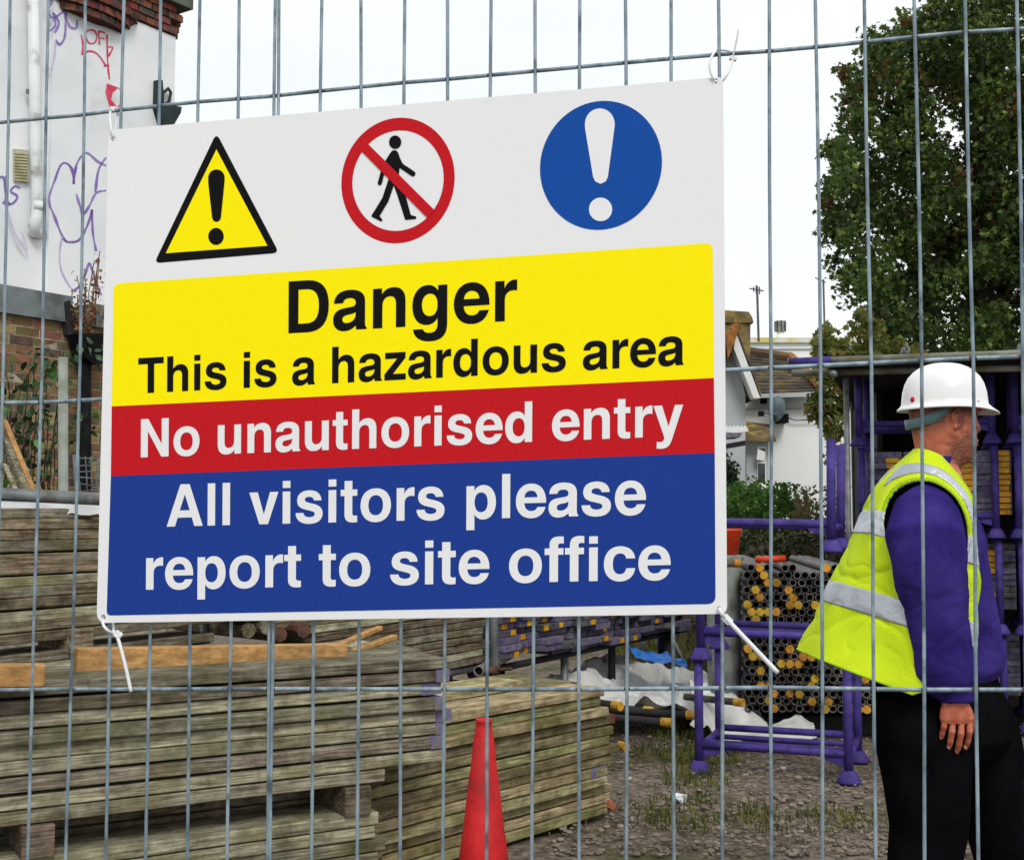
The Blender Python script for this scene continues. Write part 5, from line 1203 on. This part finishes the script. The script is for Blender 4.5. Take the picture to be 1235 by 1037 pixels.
# hand: palm, four fingers, thumb
def hand(sign_=-1):
    g = MB()
    rings = [(Q(1151, 800, -.23), Vector((.038, 0, 0)), Vector((0, .030, 0))), (Q(1152, 836, -.235), Vector((.034, 0, 0)), Vector((0, .024, 0))), (Q(1152.5, 847, -.237), Vector((.038, 0, 0)), Vector((0, .020, 0))), (Q(1153, 858, -.238), Vector((.047, 0, 0)), Vector((0, .017, 0))), (Q(1153.5, 867, -.238), Vector((.0485, 0, 0)), Vector((0, .0155, 0))), (Q(1154, 872, -.236), Vector((.045, 0, 0)), Vector((0, .013, 0)))]
    g.loft(rings, 24, True, 2.5)
    for pts, r in [([(1139.5, 864, -.236), (1138.5, 876, -.238), (1136.5, 884, -.228), (1135.2, 890, -.216)], .0086),
                   ([(1149, 867, -.238), (1148.2, 882, -.242), (1146.2, 893, -.230), (1144.3, 902, -.214)], .0094),
                   ([(1159.5, 868, -.238), (1159, 884, -.243), (1156.6, 897, -.230), (1154, 906.5, -.212)], .0098),
                   ([(1168.6, 866, -.236), (1169.3, 882, -.240), (1167.4, 893, -.226), (1164.4, 902, -.208)], .0092)]:
        q = [Q(*p) for p in pts]; L = []
        for i in range(3):
            for s in range(4): L.append(q[i].lerp(q[i + 1], s / 4))
        L.append(q[3]); g.tube(L, [r * k for k in (1.05, 1.02, .98, .98, 1.1, .98, .93, .92, 1.0, .92, .86, .8, .62)], 12)
        g.ball(q[3], r * .68, 6); g.ball(q[0] + Vector((0, -.006, 0)), r * .95, 6)
    g.tube([Q(1166, 855, -.225), Q(1171, 866, -.205), Q(1170, 880, -.188), Q(1167, 890, -.18)], [.014, .0125, .0105, .008], 10)
    return remesh(g.mesh("hand"), .0019, 3)
hm_ = hand()
# trunk, arms and legs of the body under the clothes
g = MB()
T = [(548, 1113, 1148, .06), (575, 1097, 1156, .13), (610, 1085, 1164, .165), (660, 1078, 1172, .155), (710, 1072, 1178, .145), (760, 1070, 1182, .15), (800, 1068, 1184, .16), (840, 1070, 1180, .17), (860, 1080, 1170, .16)]
g.loft([(Q((b + f_) / 2, y), Vector(((f_ - b) / 2 / PX, 0, 0)), Vector((0, ww, 0))) for y, b, f_, ww in T][::-1], 28)
for s_, path in ((-1, [(1118, 605, -.16), (1120, 690, -.21), (1130, 750, -.22), (1146, 810, -.225), (1152, 850, -.235)]), (1, [(1122, 605, .16), (1140, 690, .22), (1150, 750, .24), (1172, 805, .22), (1185, 835, .2)])):
    g.tube([Q(*p) for p in path], [.055, .045, .038, .032, .026], 14)
g.ball(Q(1190, 850, .2), (.04, .03, .05), 8)
legs = {-1: [(1112, 850, -.09), (1118, 930, -.10), (1120, 1000, -.10), (1108, 1090, -.10), (1096, 1150, -.10)], 1: [(1150, 850, .09), (1188, 930, .10), (1210, 1000, .10), (1226, 1080, .10), (1240, 1145, .10)]}
for s_ in legs: g.tube([Q(*p) for p in legs[s_]], [.085, .075, .055, .048, .035], 16)
bodym = remesh(g.mesh("trunk"), .007, 2)
bm = bmesh.new(); bm.from_mesh(bodym); bm.from_mesh(hm_); bm.from_mesh(head)
off_h = Vector((hx / 1.0, 0, 0))
me = bpy.data.meshes.new("body")
# head mesh was built around x=hx: shift into the man's frame
nh = len(head.vertices); bm.verts.ensure_lookup_table(); hshift = Vector((P(hx, 620, YM).x - man.location.x, 0, 0))
for v in bm.verts[len(bm.verts) - nh:]: v.co += hshift
bm.to_mesh(me); bm.free()
ca = me.color_attributes.new("Col", 'FLOAT_COLOR', 'POINT')
skin = Vector(srgb(190, 112, 80)); red_ = Vector(srgb(176, 86, 64)); hair = Vector(srgb(62, 42, 34)); lipc = Vector(srgb(164, 88, 80)); eyec = Vector(srgb(60, 44, 40))
def sstep(a, b, x): t = min(1, max(0, (x - a) / (b - a))); return t * t * (3 - 2 * t)
for i, v in enumerate(me.vertices):
    c = skin.copy(); p = v.co; px_, py_ = hx + (p.x - hshift.x) * PX, HZ - (p.z - CAMH) * PX
    nzv = noise.noise(p * 60); n2 = noise.noise(p * 220)
    c = c.lerp(red_, max(0, min(1, .45 + nzv)))
    if py_ < 610:
        # beard / stubble on jaw, chin, upper lip
        bd_ = sstep(516, 532, py_ + (px_ - 1160) * .35 + 6 * nzv) * sstep(1128, 1144, px_ + nzv * 6) * (1 - sstep(560, 570, py_ + (1160 - px_) * .2))
        if 524 < py_ < 530 and px_ > 1172: bd_ = max(bd_, .6)
        hr_ = (1 - sstep(514, 536, py_ + 8 * nzv + (px_ - 1105) * .35)) * (1 - sstep(1130, 1137, px_))
        hr2 = (1 - sstep(498, 506, py_)) * (1 - sstep(1166, 1172, px_)) * (1 - sstep(1157, 1160, px_) * 0)
        sb_ = (1 - sstep(4, 6, abs(px_ - 1151 - (py_ - 505) * -.1))) * (1 - sstep(518, 526, py_)) * .8
        k = max(bd_ * .8, min(1, hr_) * .85, hr2 * .8, sb_ * .75)
        c = c.lerp(hair, max(0, min(1, k * (.8 + .7 * n2))))
        if px_ > 1174 and 530 < py_ < 539 and abs(p.y) < .03: c = c.lerp(lipc, .7)
        if px_ > 1168 and 499 < py_ < 503 and .022 < abs(p.y) < .05: c = c.lerp(eyec, .8)
    else:
        if py_ > 862: c = c.lerp(red_, .35 * max(0, min(1, .5 + 2 * nzv)))
        for (kx, ky) in ((1138.3, 877), (1148.2, 883), (1159, 885), (1169.3, 883), (1139.5, 865), (1149, 868), (1159.5, 869), (1168.6, 867)):
            xx, yy_ = CX + F * (p.x + man.location.x) / (p.y + YM), py_
            dd = (p - Q(kx, ky, -.24)).length
            if dd < .009: c = c.lerp(red_ * .75, .5 * (1 - dd / .009))
    ca.data[i].color = (*c, 1)
sk = bpy.data.materials.new("skin"); sk.use_nodes = True; n = sk.node_tree; b = n.nodes['Principled BSDF']
at = n.nodes.new("ShaderNodeVertexColor"); at.layer_name = "Col"; n.links.new(at.outputs[0], b.inputs['Base Color'])
tb_ = n.nodes.new("ShaderNodeTexNoise"); tb_.inputs['Scale'].default_value = 240; bp_ = n.nodes.new("ShaderNodeBump"); bp_.inputs['Strength'].default_value = .25; bp_.inputs['Distance'].default_value = .003
tcc = n.nodes.new("ShaderNodeTexCoord"); n.links.new(tcc.outputs['Object'], tb_.inputs[0]); n.links.new(tb_.outputs[0], bp_.inputs['Height']); n.links.new(bp_.outputs[0], b.inputs['Normal'])
b.inputs['Roughness'].default_value = .5; b.inputs['Subsurface Weight'].default_value = .08; b.inputs['Subsurface Radius'].default_value = (.01, .004, .002)
body = wrap("body", me, sk, man, True)
# finger nails on the near hand
nail = mk("nail", srgb(214, 158, 140), srgb(204, 144, 128), 50, rough=.3)
for (x, y) in ((1135.0, 888.5), (1144.2, 900), (1154, 904.5), (1164.3, 900)):
    MB().ball(Q(x, y, -.2185 if x > 1150 else -.222), (.0055, .0035, .0068), 6).build("nail", nail, man, True)
# sweatshirt
def fold(me, amp, sc, seed, vert=1.0, crease=1.0):
    me.calc_loop_triangles()
    ns = [v.normal.copy() for v in me.vertices]
    for v, n_ in zip(me.vertices, ns):
        p = Vector((v.co.x * sc, v.co.y * sc, v.co.z * sc * vert)) + Vector((seed, 0, 0))
        k = (1 - abs(noise.noise(p)) * 2.2) * .6 + noise.noise(p * 2.1) * .5
        q = Vector((v.co.x * 5 + v.co.z * 3.5, v.co.y * 4, v.co.z * 8 - v.co.x * 4)) + Vector((seed * 3, 1, 0))
        g1 = max(0, 1 - abs(noise.noise(q)) * 9) ** 1.5; g2 = max(0, 1 - abs(noise.noise(q * 1.9 + Vector((9, 0, 0)))) * 9) ** 1.5
        v.co += n_ * (amp * k - crease * (.008 * g1 + .0045 * g2))
navy = mk("purple_fleece", srgb(54, 42, 116), srgb(40, 31, 92), 14, rough=1, bump=.3, bscale=260, c3=srgb(60, 49, 120), s3=5, p3=.56, spec=.03)
g = MB()
T = [(552, 1110, 1146, .075), (566, 1102, 1146, .105), (580, 1093, 1154, .140), (610, 1072, 1164, .180), (650, 1058, 1180, .198), (700, 1048, 1190, .20), (750, 1046, 1199, .20), (785, 1058, 1204, .19), (803, 1058, 1203, .188), (809, 1062, 1197, .178), (818, 1066, 1192, .165)]
g.loft([(Q((b + f_) / 2, y), Vector(((f_ - b) / 2 / PX, 0, 0)), Vector((0, ww, 0))) for y, b, f_, ww in T][::-1], 40, True, 2.2)
sl = [((1119, 600, -.13), .060), ((1118, 616, -.175), .092), ((1117, 645, -.218), .114), ((1122, 690, -.235), .106), ((1128, 735, -.238), .092), ((1135, 775, -.24), .086), ((1140, 805, -.24), .088), ((1146, 824, -.238), .080), ((1151, 833, -.237), .058), ((1152.5, 838, -.237), .050), ((1153, 846, -.237), .049)]
def sleeve(g, sl, squash=.8):
    pts = [Q(*p) for p, r in sl]; rings = []
    for i, (p, r) in enumerate(sl):
        t = (pts[min(i + 1, len(pts) - 1)] - pts[max(i - 1, 0)]).normalized(); a = Vector((1, 0, 0)); a = (a - t * a.dot(t)).normalized(); b = t.cross(a)
        rings.append((pts[i], a * r, b * r * squash))
    g.loft(rings, 28)
sleeve(g, sl)
sleeve(g, [((1122, 592, .15), .085), ((1124, 620, .2), .105), ((1136, 690, .235), .10), ((1150, 745, .25), .088), ((1168, 795, .235), .078), ((1182, 822, .215), .055), ((1186, 832, .2), .05)])
sw = remesh(g.mesh("sweatshirt"), .0055, 4); fold(sw, .010, 6.5, 3, .9, .28)
wrap("sweatshirt", sw, navy, man, True)
# trousers
g = MB()
T = [(800, 1066, 1192, .165), (830, 1060, 1200, .185), (860, 1056, 1210, .195), (885, 1062, 1214, .185), (908, 1076, 1200, .15), (930, 1100, 1180, .08)]
g.loft([(Q((b + f_) / 2, y), Vector(((f_ - b) / 2 / PX, 0, 0)), Vector((0, ww, 0))) for y, b, f_, ww in T][::-1], 36, True, 2.2)
def leg(g, L):
    pts = [Q(*p) for p, r in L]; rings = []
    for i, (p, r) in enumerate(L):
        t = (pts[min(i + 1, len(pts) - 1)] - pts[max(i - 1, 0)]).normalized(); a = Vector((1, 0, 0)); a = (a - t * a.dot(t)).normalized(); b = t.cross(a)
        rings.append((pts[i], a * r, b * r * .85))
    g.loft(rings, 30)
leg(g, [((1114, 845, -.09), .140), ((1114, 890, -.10), .142), ((1118, 940, -.10), .128), ((1120, 1000, -.10), .112), ((1110, 1080, -.10), .098), ((1100, 1142, -.10), .092), ((1098, 1152, -.10), .088)])
leg(g, [((1152, 845, .09), .145), ((1176, 890, .10), .140), ((1192, 940, .10), .125), ((1210, 1000, .10), .110), ((1226, 1075, .10), .098), ((1238, 1138, .10), .092), ((1240, 1148, .10), .088)])
tr_ = remesh(g.mesh("trousers"), .0065, 4); fold(tr_, .008, 5, 8, .5, 0)
wrap("trousers", tr_, mk("black_cotton", (.0035, .0035, .004), (.006, .006, .007), 9, rough=1, bump=.2, bscale=200, spec=.0), man, True)
for (x, y, dy) in ((1100, 1166, -.10), (1244, 1166, .10)):
    c = P(x, 620, YM + dy) - man.location; g = MB()
    g.loft([(Vector((c.x - .02, dy, .22)), Vector((.055, 0, 0)), Vector((0, .05, 0))), (Vector((c.x - .01, dy, .12)), Vector((.06, 0, 0)), Vector((0, .05, 0))), (Vector((c.x + .04, dy, .075)), Vector((.12, 0, 0)), Vector((0, .052, 0))), (Vector((c.x + .05, dy, .03)), Vector((.145, 0, 0)), Vector((0, .054, 0))), (Vector((c.x + .05, dy, 0.0)), Vector((.145, 0, 0)), Vector((0, .054, 0)))], 24, True, 2.4)
    wrap("boot", remesh(g.mesh("boot"), .006, 3), mk("boot_leather", (.03, .02, .014), (.05, .035, .02), 9, rough=.6), man, True)
# hi-vis vest: one sheet over trunk with arm holes, open at the front
VR = [((1104, 541), (1136, 556), .082, 40), ((1083, 562), (1160, 592), .162, 52), ((1056, 600), (1180, 640), .222, 62), ((1032, 650), (1188, 702), .238, 62), ((1013, 690), (1192, 745), .247, 63), ((990, 740), (1195, 806), .255, 65), ((966, 786), (1198, 872), .262, 96)]
def catm(t, vals):
    n_ = len(vals); i = min(int(t), n_ - 2); f_ = t - i
    p0, p1, p2, p3 = vals[max(i - 1, 0)], vals[i], vals[i + 1], vals[min(i + 2, n_ - 1)]
    return .5 * ((2 * p1) + (p2 - p0) * f_ + (2 * p0 - 5 * p1 + 4 * p2 - p3) * f_ * f_ + (3 * p1 - p0 - 3 * p2 + p3) * f_ ** 3)
vb = [Q(*r[0]) for r in VR]; vf = [Q(*r[1]) for r in VR]; vw = [r[2] for r in VR]; va = [R(r[3]) for r in VR]
NT, NP = 150, 210; V = []
for i in range(NT + 1):
    t = 6 * i / NT; B_, F_, W_, A_ = catm(t, vb), catm(t, vf), catm(t, vw), catm(t, va)
    c = (B_ + F_) / 2; h = (F_ - B_) / 2
    for j in range(NP + 1):
        ph = A_ + (2 * math.pi - 2 * A_) * j / NP          # starts near side front edge, round the back
        cq, sq = math.cos(ph), math.sin(ph)
        cq2 = math.copysign(abs(cq) ** .92, cq); sq2 = math.copysign(abs(sq) ** .92, sq)
        p = c + h * cq2 + Vector((0, -W_ * sq2, 0))
        q = p * 5.5 + Vector((7, 0, 0)); q.z *= .6
        amp = .016 * min(1, t / 2.2)
        nn_ = (h.normalized() * cq + Vector((0, -sq, 0)))
        q2 = Vector((p.x * 3.5 + p.z * 2.5, p.y * 3, p.z * 5 - p.x * 3)) + Vector((3, 8, 0))
        cr1 = max(0, 1 - abs(noise.noise(q2)) * 8) ** 1.4; cr2 = max(0, 1 - abs(noise.noise(q2 * 2.1 + Vector((4, 0, 2)))) * 9) ** 1.4
        p -= nn_ * ((.0045 * cr1 + .0028 * cr2) * min(1, t / 1.5))
        p += nn_ * (amp * ((1 - 2.2 * abs(noise.noise(q))) * .7 + noise.noise(q * 2.3) * .4))
        V.append(p)
def scr(p):
    """side-view chart of the vest (metres on the man's side plane, scaled like the photograph)"""
    return hx + (p.x - hshift.x) * PX, HZ - (p.z - CAMH) * PX
acx, acy, arx, ary = 1093, 640, 42, 58
for i in range(NT + 1):
    for j in range(NP + 1):
        if .46 < j / NP < .54: continue
        p = V[i * (NP + 1) + j]; x, y = scr(p); e = math.hypot((x - acx) / arx, (y - acy) / ary)
        for tgt in (1.0, 1.06, 1.16, 1.36):
            if abs(e - tgt) < (.025 if tgt < 1.1 else .017) and abs(p.y) > .06:
                k_ = tgt / e; p.x += (acx + (x - acx) * k_ - x) / PX; p.z -= (acy + (y - acy) * k_ - y) / PX; break
keep, band, pip = [], [], []
for i in range(NT):
    t = 6 * (i + .5) / NT
    for j in range(NP):
        a = i * (NP + 1) + j; fce = (a, a + 1, a + NP + 2, a + NP + 1)
        p = (V[a] + V[a + NP + 2]) / 2; x, y = scr(p)
        # armhole measured in the trunk's own frame
        sy_ = 1.06; e = math.hypot((x - acx) / arx, (y - acy) / ary)
        frac = j / NP; near = frac < .46 or frac > .54
        if near and e < 1 and abs(p.y) > .06: continue
        if near and i < 3: pass
        keep.append(fce)
        B_, tt = None, None
        if 2.33 < t < 2.83 or 4.22 < t < 4.72: band.append(fce)
        elif near and 1.16 < e < 1.36 and y < 660 and t > .3 and t <= 2.33: band.append(fce)
        if near and e < 1.06 and abs(p.y) > .06: pip.append(fce)
        if j < 3 or j > NP - 4 or i > NT - 3: pip.append(fce)
def sheet(name, V, fs, m, th, off=0, parent=man):
    idx = sorted({i for f in fs for i in f}); mp_ = {k: n_ for n_, k in enumerate(idx)}
    me = bpy.data.meshes.new(name); me.from_pydata([tuple(V[k]) for k in idx], [], [tuple(mp_[k] for k in f) for f in fs])
    if off:
        me.update(); ns = [v.normal.copy() for v in me.vertices]
        c_ = Vector((0, 0, 1.2))
        for v, n_ in zip(me.vertices, ns):
            out_d = Vector((v.co.x, v.co.y, 0))
            if n_.dot(out_d) < 0: n_ = -n_
            v.co += n_ * off
    o = wrap(name, me, m, parent, True); s_ = o.modifiers.new("s", 'SOLIDIFY'); s_.thickness = th; s_.offset = 0; return o
hv = mk("hi_vis_yellow", (.60, .76, .012), (.50, .67, .008), 7, rough=.75, bump=.35, bscale=300, spec=.2)
vest = sheet("hi_vis_vest", V, keep, hv, .0016)
sheet("reflective_band", V, band, mk("reflective_grey", srgb(196, 200, 206), srgb(160, 165, 174), 5, rough=.35, metal=.35, spec=.6, bump=.2, bscale=60), .0008, .0022, vest)
sheet("binding", V, pip, mk("vest_binding", srgb(170, 204, 20), srgb(150, 184, 16), 9, rough=.8), .0012, .0018, vest)
# hard hat
hat = MB().loft([(Vector((0, 0, 0)), Vector((.01, 0, 0)), Vector((0, .01, 0)))], 3); hat = MB()
prof = [(51, 3, 2.5), (50.3, 12, 10), (48.5, 20, 17.5), (45, 28.5, 25), (40, 35.5, 31.5), (33, 42, 37), (25, 46.2, 40.5), (15, 49, 43), (5, 50.2, 44), (0, 50.6, 44.4)]
n_ = 64; V2 = []
for (h, rl, rw) in prof:
    for k in range(n_):
        q = 2 * math.pi * k / n_; cc, ss = math.cos(q), math.sin(q)
        V2.append(Vector(((1142 - hx + rl * cc + (.5 if cc > 0 else 0)) / PX, rw * ss / PX, CAMH + (HZ - 488 + h) / PX)))
brim = []
for (dl, dh) in ((2.5, -2.0), (5, -4.2), (5.4, -5.6), (4.6, -6.6), (0.5, -4.0), (-1.5, 0)):
    for k in range(n_):
        q = 2 * math.pi * k / n_; cc, ss = math.cos(q), math.sin(q); fr_ = max(0, cc) ** 2.2
        lift = -4.5 * max(0, cc) + 4 * max(0, -cc) * -1.0 * 1.2
        ext = (dl / 5 if dl > 0 else 0) * 8.5 * fr_
        V2.append(Vector(((1142 - hx + (50.6 + dl) * cc + ext) / PX, (44.4 + dl) * ss / PX, CAMH + (HZ - 488 + dh - (4.5 * fr_ * (dl / 5 if dl > 0 else 0)) - 1.6 * abs(cc) ** 2) / PX)))
V2 += brim; m_ = len(V2) // n_
f = [(i * n_ + k, i * n_ + (k + 1) % n_, (i + 1) * n_ + (k + 1) % n_, (i + 1) * n_ + k) for i in range(m_ - 1) for k in range(n_)] + [tuple(range(n_))]
V2 = [v + hshift for v in V2]
hatm = mk("hat_white", (.80, .80, .80), (.76, .76, .77), 20, rough=.28, spec=.5, coat=.2)
hat.add(V2, f); hato = hat.build("hard_hat", hatm, man, True)
so2 = hato.modifiers.new("s", 'SOLIDIFY'); so2.thickness = .002; so2.offset = -1
# black disc under the shell stands in for the shade inside it
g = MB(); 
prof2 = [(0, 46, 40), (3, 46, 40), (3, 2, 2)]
g.loft([(Vector(((1142 - hx) / PX, 0, CAMH + (HZ - 488 + h) / PX)) + hshift, Vector((rl / PX, 0, 0)), Vector((0, rw / PX, 0))) for h, rl, rw in prof2], 40); g.build("inner_shade_disc", mk("inner_shade_black", (.015, .015, .016), (.025, .025, .025), 9, rough=.9), hato)
bandp = [(1142, 487, -.084), (1133, 497, -.083), (1120, 506, -.074), (1107, 511, -.055), (1098.5, 513, -.025), (1096.5, 513.5, 0), (1098.5, 513, .025), (1107, 511, .055), (1120, 506, .074), (1133, 497, .083), (1142, 487, .084)]
v = []
hh_ = [.5, 6, 7.0, 6.2, 6.5, 7, 6.5, 6.2, 7, 6, .5]
for (x, y, dy), hh in zip(bandp, hh_):
    a = hloc(x - (1.5 if hh > 1 else 4), y - hh, dy) + hshift; b_ = hloc(x, y + hh * .8, dy) + hshift; v += [a, b_]
MBs = MB().add(v, [(2 * i, 2 * i + 1, 2 * i + 3, 2 * i + 2) for i in range(len(bandp) - 1)]).build("headband", mk("headband_grey", srgb(112, 140, 148), srgb(90, 116, 124), 9, rough=.5), hato, True)
s3 = MBs.modifiers.new("s", 'SOLIDIFY'); s3.thickness = .003
dt = MB().ball(Vector(((1098 - hx) / PX, -.051, CAMH + (HZ - 483.5) / PX)) + hshift, (.009, .008, .0095), 8).build("red_badge", mk("red_badge", srgb(196, 24, 44), srgb(170, 16, 34), 9, rough=.4), hato, True)
MB().ball(Vector(((1169 - hx) / PX, -.1, CAMH + (HZ - 486) / PX)) + hshift, (.005, .004, .006), 6).build("clip", hatm, hato, True)
